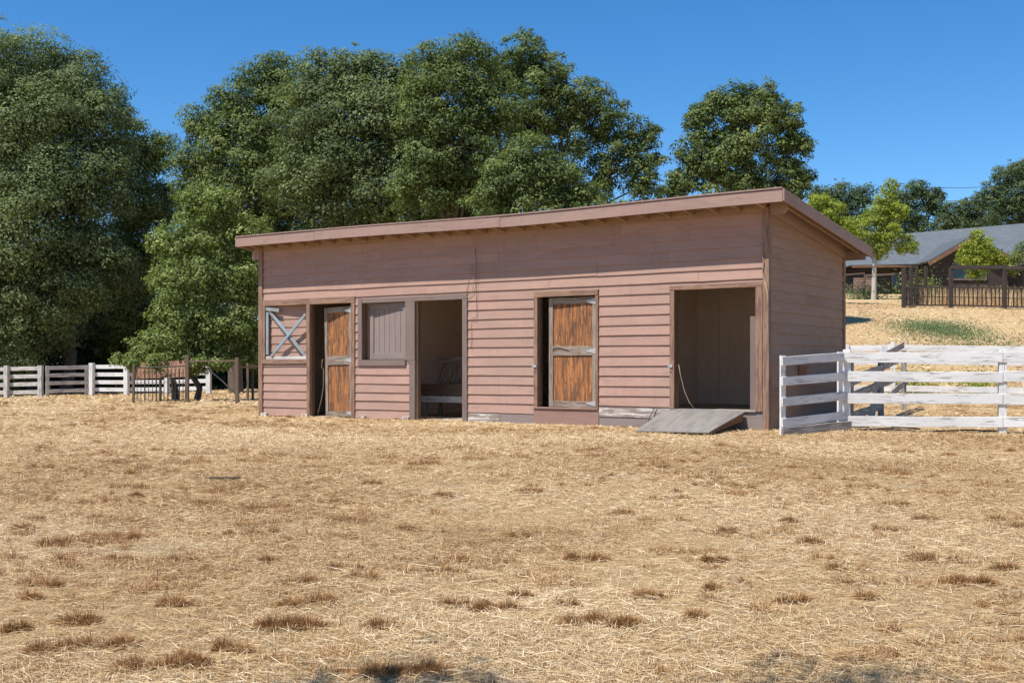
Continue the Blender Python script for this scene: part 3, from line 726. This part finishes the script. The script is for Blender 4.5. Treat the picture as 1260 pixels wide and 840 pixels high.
mb = MB(); mb.prism([[(u, DEP+OB-.008, roofz(u, DEP+OB)-.17), (u, DEP+OB+.02, roofz(u, DEP+OB)-.17), (u, DEP+OB+.02, roofz(u, DEP+OB)-.02), (u, DEP+OB-.008, roofz(u, DEP+OB)-.02)] for u in (U0, U1)])
mb.build('rear_fascia', M['fascia'], barn)
nr = 28
for i in range(nr):
    u = .0+(LEN-.045)*i/(nr-1); mb = MB(); v0, v1 = -OF+.012, DEP+OB-.012
    zt = lambda v: roofz(u, v)-.051
    mb.prism([[(u, v, zt(v)-.135), (u+.042, v, zt(v)-.135), (u+.042, v, zt(v)), (u, v, zt(v))] for v in (v0, v1)])
    mb.build('rafter', M['rafter'], barn)
mb = MB()                                                # blocking between rafters at the wall
for i in range(nr-1):
    u = (LEN-.045)*i/(nr-1)+.043; w = (LEN-.045)/(nr-1)-.044
    mb.box(u+.001, u+w, -.03, .03, 3.37, roofz(u, 0)-.052, axis='x')
mb.build('eave_blocking', M['rafter'], barn)
# side overhang: lookout beams, outer rafter and frieze
mb = MB(); mb.prism([[(x, -.02, zb), (x, .035, zb), (x, .035, 3.54), (x, -.02, 3.54)] for x, zb in ((LEN+.036, 3.33), (LEN+.26, 3.33), (LEN+.33, 3.42))]); mb.build('lookout', M['fascia'], barn)
mb = MB(); mb.box(LEN+.036, LEN+.40, DEP-.03, DEP+.02, 2.90, 3.06); mb.build('lookout', M['fascia'], barn)
mb = MB(); mb.prism([[(LEN+.026, v, roofz(LEN, v)-.24), (LEN+.055, v, roofz(LEN, v)-.24), (LEN+.055, v, roofz(LEN, v)-.052), (LEN+.026, v, roofz(LEN, v)-.052)] for v in (.04, DEP-.04)]); mb.build('frieze_board', M['fascia'], barn)
mb = MB(); mb.prism([[(LEN+.28, v, roofz(LEN, v)-.18), (LEN+.32, v, roofz(LEN, v)-.18), (LEN+.32, v, roofz(LEN, v)-.052), (LEN+.28, v, roofz(LEN, v)-.052)] for v in (.04, DEP+OB-.02)]); mb.build('barge_rafter', M['rafter'], barn)
mb = MB(); mb.box(-.26, -.06, -.02, .04, 3.22, 3.50); mb.build('lookout', M['fascia'], barn)

def wl_(u, v, z):                                        # stable-local to world
    c, s = math.cos(TH), math.sin(TH); return (LX+c*u+s*v, LY-s*u+c*v, z)
# ------------------------------------------------------------------ things at the stable
rp = thing('ramp', 'grey weathered plywood ramp leading up to the open right stall', 'ramp', wl_(9.95, -.4, 0), -TH)
g0 = h1(*wl_(9.9, -1.1, 0)[:2])
mb = MB(); P = [(-.52,-1.02,g0+.02),(.72,-1.10,g0+.035),(.67,.325,.275),(-.70,.325,.28)]
P = [(x, y, z) for x, y, z in P]
mb.prism([[P[0], P[1], (P[1][0], P[1][1], P[1][2]+.022), (P[0][0], P[0][1], P[0][2]+.022)], [P[3], P[2], (P[2][0], P[2][1], P[2][2]+.022), (P[3][0], P[3][1], P[3][2]+.022)]])
mb.build('deck', M['ramp'], rp, bevel=.003)
for (a, b) in ((P[0], P[3]), (P[1], P[2])):
    mb = MB(); q0 = Vector(a).lerp(Vector(b), .03); q1 = Vector(a).lerp(Vector(b), .98); s = -.028 if a is P[1] else .028
    mb.prism([[(q.x+s-.02, q.y, q.z-hh), (q.x+s+.02, q.y, q.z-hh), (q.x+s+.02, q.y, q.z-.001), (q.x+s-.02, q.y, q.z-.001)] for q, hh in ((q0, .03), (q1, .11))])
    mb.build('stringer', M['jamb'], rp)
# feed rack inside the open left stall
fr = thing('feed_rack', 'old wooden feed rack with slatted back in the dark open stall', 'feed rack', wl_(3.82, 1.2, .0), -TH)
mb = MB()
for x in (-.55, .5):
    for y in (0, .5): 
        m2 = MB(); m2.box(x, x+.07, y, y+.07, 0.01, .62); m2.build('leg', M['greywood'], fr)
mb.box(-.58, .6, -.03, -.005, .30, .42); mb.build('front_rail', M['white'], fr)
mb = MB(); mb.box(-.6, .62, -.02, .58, .45, .48); mb.box(-.6, .62, -.05, -.022, .44, .66); mb.box(-.6, .62, .58, .61, .44, .66); mb.build('trough', M['tarwood'], fr)
mb = MB(); 
for i in range(6): mb.beam((-.5+i*.1, .35, .5), (-.45+i*.1, .55, 1.1), .03, .03)
mb.box(-.6, .1, .53, .57, 1.08, 1.2); mb.build('slatted_back', M['greywood'], fr)
bs = MB(); bs.box(-.35, .15, -.03, 0, 0, .2); bs.box(-.33, .13, -.05, -.031, .04, .16)
o_ = bs.build('wall_box', M['rust']); o_.location = wl_(4.45, DEP-.08, 1.28); o_.rotation_euler = (0, 0, -TH); props(o_, 'dark rusty box fixed to the back wall of the open left stall', 'wall box')
bs = MB(); bs.prism([[(-.03, -.012, 0), (.12, -.012, .02), (.12, -.0, .02), (-.03, 0, 0)], [(-.12, -.05, .35), (.26, -.06, .3), (.26, 0, .3), (-.12, 0, .35)]])
o_ = bs.build('feed_sack', M['tin']); o_.location = wl_(4.75, DEP-.08, 1.55); o_.rotation_euler = (0, 0, -TH); props(o_, 'tan cloth scrap hanging on the back wall of the open left stall', 'cloth')
def cable(name, pts, rad, mat, label, cat, n=5):
    w = [Vector(p) for p in pts]; o0 = w[0]; mb = MB(); mb.tube([p-o0 for p in w], rad, n); o = mb.build(name, M[mat], smooth=True); o.location = o0; return props(o, label, cat)
def onwall(l, y=-.05): return [wl_(u, y+.012*math.sin(i*2.1), z) for i, (u, z) in enumerate(l)]
cable('hanging_wire', onwall([(5.26,2.31),(5.28,2.5),(5.33,2.72),(5.37,2.86),(5.40,2.7),(5.44,2.5),(5.38,2.33),(5.31,2.24),(5.27,2.28)]), .0045, 'rope', 'pale wire loop hanging on the siding right of the open doorway', 'wire')
cable('hanging_wire', onwall([(5.46,3.15),(5.47,2.9),(5.49,2.5),(5.485,2.2),(5.49,1.9),(5.44,1.86),(5.38,1.88)]), .004, 'wire', 'dark wire hanging straight down the siding with a hooked end', 'wire')
cable('hanging_wire', onwall([(5.36,1.86),(5.37,1.5),(5.36,1.3)], -.04), .003, 'wire', 'short dark cord dangling below the pale wire loop', 'cord')
cable('rope', onwall([(10.92,2.9),(10.89,2.75),(10.93,2.6),(10.9,2.45),(10.96,2.3),(11.0,2.1),(11.0,1.95),(10.98,2.1),(10.95,2.3)], -.062), .007, 'rope', 'frayed rope looped on the right corner post', 'rope')
cable('twine', onwall([(9.47,1.03),(9.5,.85),(9.58,.6),(9.66,.42),(9.75,.32)], -.02), .005, 'rope', 'baling twine hanging at the left side of the right doorway', 'twine')
cable('twine', onwall([(1.7,1.15),(1.66,1.0),(1.74,.95),(1.72,.6),(1.66,.35),(1.58,.06)], -.01), .005, 'rope', 'baling twine hanging beside the leaning door', 'twine')
cable('branch', [wl_(8.95, -.13, .0), wl_(8.98, -.1, .17), wl_(9.06, -.06, .32), wl_(9.1, -.05, .34)], .008, 'bark', 'thin bent stick leaning on the white skirting board', 'stick')
bx = MB(); bx.box(-.0, .13, -.08, .08, 0, .17); bx.box(-.005, .16, -.1, .1, .171, .19)
o_ = bx.build('salt_block_holder', M['tin']); c_ = wl_(LEN+.03, 1.35, .82); o_.location = c_; o_.rotation_euler = (0, 0, -TH); props(o_, 'small rusty-brown box mounted low on the shaded side wall behind the white gate', 'wall box')

# ------------------------------------------------------------------ fences
def fence(name, label, cat, pts, rails, mat, pw=.1, ph=1.25, rh=.14, side=-1, over=.0, rail_t=.028, pmat=None, sag=0.0, group=None):
    """pts: world (x,y,z ground); rails: heights of rail centres at every post"""
    root = thing(name, label, cat, pts[0], 0, group); o = Vector(pts[0])
    for i, p in enumerate(pts):
        q = Vector(p)-o; m = MB(); d = (Vector(pts[min(i+1, len(pts)-1)])-Vector(pts[max(0, i-1)])); a = math.atan2(d.y, d.x)
        ax = Vector((math.cos(a), math.sin(a), 0)); hgt = ph+random.uniform(-.02, .02); tl = Vector((random.uniform(-.015, .015), random.uniform(-.015, .015), 0))
        m.beam(q+Vector((0, 0, -.3)), q+Vector((0, 0, hgt))+tl, pw, pw, up=(-ax.y, ax.x, 0)); m.build('post', M[pmat or mat], root, bevel=.005)
    for i in range(len(pts)-1):
        a, b = Vector(pts[i])-o, Vector(pts[i+1])-o; d = (b-a); d.z = 0; d.normalize(); nrm = Vector((d.y, -d.x, 0))*side*-1
        for k in rails:
            off_ = nrm*(pw/2+rail_t/2+.002); j = random.uniform(-.008, .008)
            e0 = .0 if i else over
            m = MB(); m.beam(a+off_+Vector((0,0,k+j))-d*(e0-.003 if i == 0 else -.003), b+off_+Vector((0,0,k+random.uniform(-.008,.008)-sag))-d*.003, rail_t, rh, seg=4, jit=.004)
            m.build('rail', M[mat], root, bevel=.004)
    return root
# right front fence: rails at photo heights
RL = [.20, .56, .90, 1.235]
p1 = at(1041, 17.6); p2 = at(1233, 17.15); p3 = at(1434, 16.7)
p1 = (p1[0], p1[1], .0); p2 = (p2[0], p2[1], 0.0); p3 = (p3[0], p3[1], .0)
rf_ = fence('board_fence', 'white four-rail board fence running right from the stable gate', 'fence', [p1, p2, p3], [.18, .515, .845, 1.13], 'white', .11, 1.24, .155, side=-1, over=.06, group='white board fences')
def gate(name, label, a, b, rails, mat, rh=.125, sw=.11, hgt=1.2, lift=0, bottom=None):
    root = thing(name, label, 'gate', a); v = Vector(b)-Vector(a); L_ = math.hypot(v.x, v.y); root.rotation_euler = (0, 0, math.atan2(v.y, v.x)); dz = v.z
    nrm = -1
    for x in (sw/2, L_-sw/2):
        m = MB(); z = dz*x/L_; m.beam((x, 0, z+.03), (x, 0, z+hgt), sw, .03, up=(0,1,0)); m.build('stile', M[mat], root, bevel=.004)
    for k in rails:
        m = MB(); m.beam((0, nrm*.031, k), (L_, nrm*.031, k+dz+random.uniform(-.006, .006)), .028, rh, seg=3, jit=.003); m.build('rail', M[mat], root, bevel=.004)
    return root
ga = at(960, 16.55); gb = at(1036, 17.5)
gate('white_gate', 'white four-board gate standing ajar against the stable corner', (ga[0], ga[1], -.05), (gb[0], gb[1], .02), [.245, .54, .835, 1.12], 'white')
mb = MB(); mb.beam((0,0,0), (1.25,.92,.05), .035, .12, seg=3, jit=.004); o_ = mb.build('plank', M['greywood'], bevel=.004); o_.location = (ga[0]+.02, ga[1]-.02, .07); props(o_, 'bare grey plank lying under the white gate', 'plank')
# second white fence, behind
q0 = at(1042, 27.3); q1 = at(1099, 27.0); q2 = at(1262, 26.4); q3 = at(1400, 26.0)
fence('board_fence', 'second white board fence farther back across the paddock', 'fence', [q0, q1, q2, q3], [.30, .62, .93, 1.24], 'white', .1, 1.36, .14, side=1, group='white board fences')
# broken corral panel running back, shaded
a = at(1046, 18.7); b = at(1113, 24.2)
root = thing('corral_panel', 'grey broken fence panel with sagging boards between the two white fences', 'fence', a); v = Vector(b)-Vector(a)
for (t0, t1, z0_, z1_) in ((0, .55, .78, .92), (0, 1.0, .72, 1.12), (0, .9, .50, .72), (0, .5, .18, .22), (.55, 1.08, .32, .60), (.5, .98, 1.1, 1.36)):
    m = MB(); m.beam(v*t0+Vector((0,0,z0_)), v*t1+Vector((0,0,z1_)), .03, .13, seg=4, jit=.01); m.build('rail', M['greywood'], root, bevel=.004)
for t0, hh in ((0.02, 1.2), (.52, 1.1), (1.0, 1.25)):
    m = MB(); m.beam(v*t0+Vector((0,.06,-.2)), v*t0+Vector((0,.06,hh)), .09, .09, up=(0,1,0)); m.build('post', M['greywood'], root, bevel=.004)
mb = MB(); a = at(1072, 22.0); mb.beam((0,0,0), (.28,.1,1.35), .12, .035, up=(0,1,0)); o_ = mb.build('leaning_board', M['white'], bevel=.004); o_.location = a; props(o_, 'white board leaning against the broken grey fence panel', 'board')
mb = MB(); mb.tube([(0,0,0),(.4,.02,.03),(.8,-.05,.01)], [.02,.018,.01], 6); mb.tube([(.2,.1,0),(.6,.05,.05),(1.0,.12,.02)], .012, 5)
o_ = mb.build('fallen_branch', M['bark']); o_.location = (p1[0]+.15, p1[1]-.05, .03); props(o_, 'broken sticks lying below the front white fence', 'sticks')
mb = MB(); mb.tube([(0,0,0),(.5,.02,.02),(1.1,-.02,.0)], .013, 6); o_ = mb.build('fallen_branch', M['darkwood']); o_.location = (p2[0]-.95, p2[1]+.2, .03); props(o_, 'thin dark pole on the ground left of the white fence post', 'pole')
# weeds behind the fence
def weeds(name, label, cat, px, Y, w, hgt, nleaf, mat, leaf=.06, kind=None, dy=.5):
    x0, y0, z0 = at(px, Y); n = nleaf
    x = RNG.normal(0, w/2.2, n); y = RNG.normal(0, dy/2, n); zz = np.abs(RNG.normal(0, .5, n))*hgt
    z = H(x+x0, y+y0)-z0+zz; P_ = np.stack([x, y, z], -1); N_ = RNG.normal(0, .6, (n, 3))+np.array([0, 0, .6])
    v_, f_, c_ = leaf_faces(P_, N_, leaf, np.clip(RNG.normal(.5, .22, n), 0, 1)); o = fastmesh(name, v_, f_, M[mat], c_); o.location = (x0, y0, z0); return props(o, label, cat, kind=kind)
weeds('weed_plant', 'yellow-green weed between the two white fences, left one', 'weed', 1120, 29, .75, .55, 1400, 'lime')
weeds('weed_plant', 'yellow-green weed behind the white fences, right one', 'weed', 1203, 29, .7, .5, 1200, 'lime')
weeds('weed_patch', 'low blue-green weeds growing on the dry slope', 'weeds', 1158, 45, 2.0, .25, 9000, 'weed', .055, 'stuff', 3)
weeds('weed_patch', 'sparse darker green weeds lower on the dry slope right side', 'weeds', 1205, 41, 3.6, .10, 1800, 'weed', .07, 'stuff', 3)

# left fences
RLL = [.20, .50, .80, 1.09]
def gpt(px, Y): return at(px, Y)
fence('board_fence', 'grey weathered board fence running off the left edge', 'fence', [gpt(-60, 44.5), gpt(8, 44.2), gpt(50, 44)], RLL, 'white_dull', .16, 1.22, .15, side=1)
ga = gpt(56, 44.0); gb = gpt(109, 45.0)
gate('slatted_gate', 'grey four-board gate between the left fence and the short white panel', ga, gb, [.22, .52, .82, 1.1], 'white_dull', .14, .14, 1.18)
fence('board_fence', 'white board fence passing behind the small pen', 'fence', [gpt(113, 45.2), gpt(156, 44.8), gpt(205, 44.5), gpt(257, 44.3)], [.24, .52, .82, 1.12], 'white', .17, 1.28, .15, side=1)
cable('cattle_rail', [at(112, 46.5, 452), at(135, 46.5, 449), at(170, 46.5, 441)], .03, 'darkwood', 'dark sagging rail rising behind the short white fence panel', 'rail')
# small pen under the bright green tree
pen = thing('wire_pen', 'small pen of wire panels on brown posts under the bright green tree', 'pen', at(165, 32))
o = Vector(at(165, 32))
PP = [(164, 32, 1.05), (197, 33, .95), (230, 32.2, 1.3), (292, 31.8, 1.25), (305, 33.5, 1.1), (311, 35.5, 1.1)]
for (px, Y, hh) in PP:
    q = Vector(at(px, Y))-o; m = MB(); w_ = .10 if px in (230, 292) else .065
    m.beam(q+Vector((0,0,-.2)), q+Vector((random.uniform(-.02,.02),0,hh)), w_, w_, up=(0,1,0)); m.build('post', M['tarwood'], pen, bevel=.006)
m = MB(); a = Vector(at(164, 32))-o; b = Vector(at(230, 32.2))-o
for k in (.25, .55, .8): m.tube([a+Vector((0,0,k)), b+Vector((0,0,k))], .006, 4)
for i in range(1, 14): q = a.lerp(b, i/14); m.tube([q+Vector((0,0,.02)), q+Vector((0,0,.92))], .010 if i % 3 else .018, 4)
m.tube([a+Vector((0,0,.95)), b+Vector((0,0,1.0))], .02, 5); m.build('wire_panel', M['dark_metal'], pen)
m = MB(); c_ = Vector(at(292, 31.8))-o; m.tube([b+Vector((0,0,1.12)), c_+Vector((0,0,1.16))], .022, 6); m.build('top_rail', M['tarwood'], pen)
m = MB(); e_ = Vector(at(322, 33))-o; m.tube([c_+Vector((0,0,.98)), e_+Vector((0,0,1.0))], .022, 6); m.build('top_rail', M['tarwood'], pen)
m = MB(); m.tube([c_+Vector((-.05,0,.25)), c_+Vector((-.45,.2,.6)), c_+Vector((-.9,.3,.95))], .02, 5); m.build('brace', M['dark_metal'], pen)
tn = MB(); a = at(161, 32.9, 446); b = at(229, 32.9, 443); n = 14
A_, B_ = Vector((0,0,0)), Vector(b)-Vector(a)
rings = []
for i in range(n*3+1):
    q = A_.lerp(B_, i/(n*3)); yy = .02*math.sin(i*math.pi/1.5); rings.append([(q.x, q.y+yy-.003, q.z-.47), (q.x, q.y+yy+.003, q.z-.47), (q.x, q.y+yy+.003+.25, q.z), (q.x, q.y+yy-.003+.25, q.z)])
tn.prism(rings); o_ = tn.build('tin_sheet', M['tin']); o_.location = a; props(o_, 'rusty orange tin sheet fixed above the small pen', 'tin sheet')

# ------------------------------------------------------------------ house and pens on the hill
YH = 90.0; kx = YH/F
def hx(px): return (px-630)*kx
def hz(py, Y=YH): return CZ+(HY-py)*Y/F
X0, X1 = hx(1048), hx(1330); gz = h1(hx(1150), YH)
house = thing('house', 'long dark ranch house with grey shingle roof on the hill', 'house', (X0, YH, gz))
ez = hz(326)-gz; rzp = 12.1-gz; W_ = X1-X0; run = 6.2
mb = MB(); mb.box(.6, W_, .7, 12, -1.5, ez+.1); mb.build('wall', M['darkwood'], house)
mb = MB(); xr = hx(1112)*1.068-X0
def slab(mb, pts, th=.12):
    n_ = len(pts); i0 = len(mb.v); vv = [Vector(p) for p in pts]; nn = (vv[1]-vv[0]).cross(vv[2]-vv[0]).normalized()*th
    ex = (vv[1]-vv[0]).normalized(); ey = nn.normalized().cross(ex)
    for p in vv: mb.v.append(tuple(p))
    for p in vv: mb.v.append(tuple(p-nn))
    top = list(range(i0, i0+n_)); bot = list(range(i0+n_, i0+2*n_))[::-1]
    mb.f.append(top); mb.uv.append([((p-vv[0]).dot(ex), (p-vv[0]).dot(ey)) for p in vv]); mb.r.append(.5)
    mb.f.append(bot); mb.uv.append([(0,0)]*n_); mb.r.append(.5)
    for k in range(n_): a, b = i0+k, i0+(k+1) % n_; mb.f.append([a, a+n_, b+n_, b]); mb.uv.append([(0,0)]*4); mb.r.append(.5)
slab(mb, [(0, 0, ez), (W_, -1.5, ez+.15), (W_, run, rzp+1.0), (xr, run, rzp)])
slab(mb, [(0, 0, ez), (xr, run, rzp), (0, 2*run, ez)])
slab(mb, [(xr, run, rzp), (W_, run, rzp+1.0), (W_, 2*run, ez), (0, 2*run, ez)])
mr = mb.build('roof', M['shingle'], house)
# projecting gable
gx0, gxa, gx1 = hx(1143)*.965-X0, hx(1198)*.965-X0, hx(1253)*.965-X0; yg = YH*.965-YH
gze = hz(323, YH*.965)-gz; gzt = hz(291, YH*.965)-gz
mb = MB(); slab(mb, [(gx0, yg, gze), (gxa, yg, gzt), (gxa, run, gzt), (gx0, 1.0, gze)], -.14); slab(mb, [(gxa, yg, gzt), (gx1, yg, gze), (gx1, 1.0, gze), (gxa, run, gzt)], -.14)
mb.build('gable_roof', M['shingle'], house)
mb = MB(); i0 = 0
mb.prism([[(gx0+.5, y, -1.5), (gx1-.5, y, -1.5), (gx1-.5, y, gze+.05), (gxa, y, gzt-.25), (gx0+.5, y, gze+.05)] for y in (yg+.6, 1.5)]); mb.build('gable_wall', M['darkwood'], house)
mb = MB(); 
for a, b in (((gx0-.05, gze), (gxa, gzt)), ((gxa, gzt), (gx1+.05, gze))): mb.beam((a[0], yg-.06, a[1]-.12), (b[0], yg-.06, b[1]-.12), .06, .28)
mb.build('fascia', M['jamb'], house); mb = MB(); mb.beam((0, -.05, ez-.12), (gx0, -.3, ez-.1), .06, .2); mb.build('fascia', M['jamb'], house)
for wx0, wx1, c, d, yy in ((hx(1066)-X0, hx(1080)-X0, .3, 1.6, .66), (hx(1100)-X0, hx(1110)-X0, .6, 1.7, .66), (gxa-1.4, gxa+1.2, .9, 2.2, yg+.56)):
    fm = MB(); fm.box(wx0, wx1, yy-.06, yy+.02, c, c+.08); fm.box(wx0, wx1, yy-.06, yy+.02, d-.08, d); fm.box(wx0, wx0+.08, yy-.06, yy+.02, c+.081, d-.081); fm.box(wx1-.08, wx1, yy-.06, yy+.02, c+.081, d-.081)
    fo = fm.build('window', M['trim_grey'], house); pn = MB(); pn.box(wx0+.08, wx1-.08, yy-.02, yy-.01, c+.08, d-.08); pn.build('pane', M.setdefault('glass', plain('dark_glass', (.02,.03,.035), .08, 0, 5, 0, .6, 0)), fo)
mb = MB()
for i in range(7): mb.box(.0, 1.6, -.5, -.45, .05+i*.17, .05+i*.17+.155)
o_ = mb.build('red_plank_wall', M['skirt_red'], house); 
# wire fence left of the dark pen
pts = [at(1030, 74), at(1064, 74), at(1115, 73)]; root = thing('wire_fence', 'brown wire mesh garden fence in front of the house', 'fence', pts[0]); o = Vector(pts[0])
for i, p in enumerate(pts):
    m = MB(); q = Vector(p)-o; m.beam(q+Vector((0,0,-.3)), q+Vector((0,0,1.5)), .12, .12, up=(0,1,0)); m.build('post', M['tarwood'], root)
for a, b in zip(pts[:-1], pts[1:]):
    a, b = Vector(a)-o, Vector(b)-o; m = MB(); m.beam(a+Vector((0,0,1.45)), b+Vector((0,0,1.6)), .06, .1); m.build('rail', M['tarwood'], root)
    m = MB(); m.beam(a+Vector((0,0,1.45)), a.lerp(b, .55)+Vector((0,0,.5)), .06, .07); m.build('brace', M['tarwood'], root)
    m = MB(); 
    for k in range(6): m.tube([a+Vector((0,0,.15+k*.22)), b+Vector((0,0,.15+k*.22))], .012, 4)
    m.build('wire', M['dark_metal'], root)
# dark garden pen
pts = [at(1112, 54, None), at(1170, 53.3), at(1236, 52.6), at(1300, 52)]
root = thing('garden_pen', 'black slatted garden fence with tall posts and top beam on the hill', 'fence', pts[0]); o = Vector(pts[0])
for i, p in enumerate(pts):
    m = MB(); q = Vector(p)-o; m.beam(q+Vector((0,0,-.3)), q+Vector((0,0,1.85)), .17, .17, up=(0,1,0)); m.build('post', M['darkwood'], root, bevel=.01)
for px, Y in ((1121, 57), (1128, 58.5), (1139, 61)):
    m = MB(); q = Vector(at(px, Y))-o; m.beam(q+Vector((0,0,-.3)), q+Vector((0,0,1.95)), .16, .16, up=(0,1,0)); m.build('post', M['darkwood'], root, bevel=.01)
for i, (a, b) in enumerate(zip(pts[:-1], pts[1:])):
    a, b = Vector(a)-o, Vector(b)-o
    for k in (.12, .50, .95):
        m = MB(); m.beam(a+Vector((0,0,k)), b+Vector((0,0,k)), .06, .07 if k != .5 else .03); m.build('rail', M['darkwood'], root)
    nb = 12; m = MB()
    for j in range(1, nb): q = a.lerp(b, (j+random.uniform(-.15, .15))/nb); m.beam(q+Vector((0,0,.1)), q+Vector((0,0,.95)), .045, .045, up=(0,1,0))
    m.build('pickets', M['darkwood'], root)
    if i > 0:
        m = MB(); m.beam(a+Vector((0,0,1.86)), b+Vector((0,0,1.9)), .2, .16); m.build('top_beam', M['darkwood'], root)
        m = MB()
        for j in range(26): q = a.lerp(b, (j+.5)/26); m.beam(q+Vector((0,.03,1.76)), q+Vector((0,.03,1.80)), .04, .03, up=(0,1,0))
        m.build('fringe', M['darkwood'], root)
a = Vector(pts[0])-o; b = Vector(at(1139, 61))-o
for k in (.12, .5, .95): m = MB(); m.beam(a+Vector((0,0,k)), b+Vector((0,0,k)), .06, .06); m.build('rail', M['darkwood'], root)
m = MB()
for j in range(1, 9): q = a.lerp(b, j/9); m.beam(q+Vector((0,0,.1)), q+Vector((0,0,.95)), .045, .045, up=(0,1,0))
m.build('pickets', M['darkwood'], root)
# tall dry grass inside that pen
n = 4500; x = RNG.uniform(20.5, 28.5, n); y = RNG.uniform(54.5, 59, n)
v, f, c = blades(np.stack([x, y, H(x, y)], -1), RNG.uniform(.3, 1.1, n), RNG.uniform(.01, .022, n), RNG.uniform(0, 6.28, n), RNG.uniform(1.1, 1.55, n), RNG.uniform(0, .5, n), np.clip(RNG.normal(.4, .2, n), 0, 1))
props(fastmesh('tall_dry_grass', v, f, M['straw'], c), 'tall dry golden grass standing inside the black garden fence', 'dry grass', kind='stuff')
weeds('shrub', 'grey-green bush below the white-trunked sycamore', 'shrub', 1066, 72, 1.6, 1.0, 1500, 'weed', .12, dy=1)
weeds('shrub', 'green bush beside the tall posts of the black garden fence', 'shrub', 1133, 64, 1.5, 1.5, 1700, 'bay', .12, dy=1)
# power poles hidden in the trees and two wires
for i, (py, zz) in enumerate(((228, 0), (244, -1.3))):
    a = Vector(at(1105, 150, py+1)); b = Vector(at(1260, 150, py-1)); pts_ = [a.lerp(b, t)-Vector((0,0,.35*math.sin(t*math.pi))) for t in (0, .25, .5, .75, 1)]
    cable('power_line', pts_, .035, 'wire', ['upper power wire crossing the sky gap above the house', 'lower power wire crossing the sky gap above the house'][i], 'wire')
for px in (1105, 1260):
    x, y, z = at(px, 150.3); pt = thing('utility_pole', 'wooden power pole hidden by the %s distant oak' % ('left' if px == 1105 else 'rightmost tall'), 'utility pole', (x, y, z))
    top = CZ+(HY-226)*150/F-z; m = MB(); m.tube([(0,0,-.5),(0,0,top)], [.16,.11], 8); m.build('pole', M['tarwood'], pt)
    m = MB(); m.box(-.06, .06, -.9, .9, top-.25, top-.13); m.build('crossarm', M['tarwood'], pt)
# scrap on the ground
def groundpoint(px, py):
    Y = 8.0
    for _ in range(60): Y = Y*.5+.5*(CZ-h1((px-630)/F*Y, Y))/(py-HY)*F
    return ((px-630)/F*Y, Y)
x, y = groundpoint(274, 590); mb = MB(); mb.beam((-.16,.03,0), (.16,-.03,.008), .09, .012, seg=3, jit=.004)
o_ = mb.build('board_scrap', M['darkwood']); o_.location = (x, y, h1(x, y)+.015); props(o_, 'dark flat board scrap lying alone in the straw', 'board')
# an oak stands behind the viewer: its leaf shade reaches the bottom of the view
tree('oak_tree', 'oak outside the view whose leaf shade darkens the bottom edge', 'tree', -3.2, -3.4,
     [(-2.6,2.22,4.35,.8),(-3.4,1.0,4.9,1.2),(-.8,2.12,4.4,.8),(-1.6,1.0,5.2,1.2),(-3.0,-1.2,6.0,1.9),(-1.2,-2.2,6.2,1.9),(-4.6,-3.4,5.8,1.9)], 'oak', .07, .35, rt=.24, world=True, trunk_top=2.6)

print('SCENE BUILT', len(bpy.data.objects))
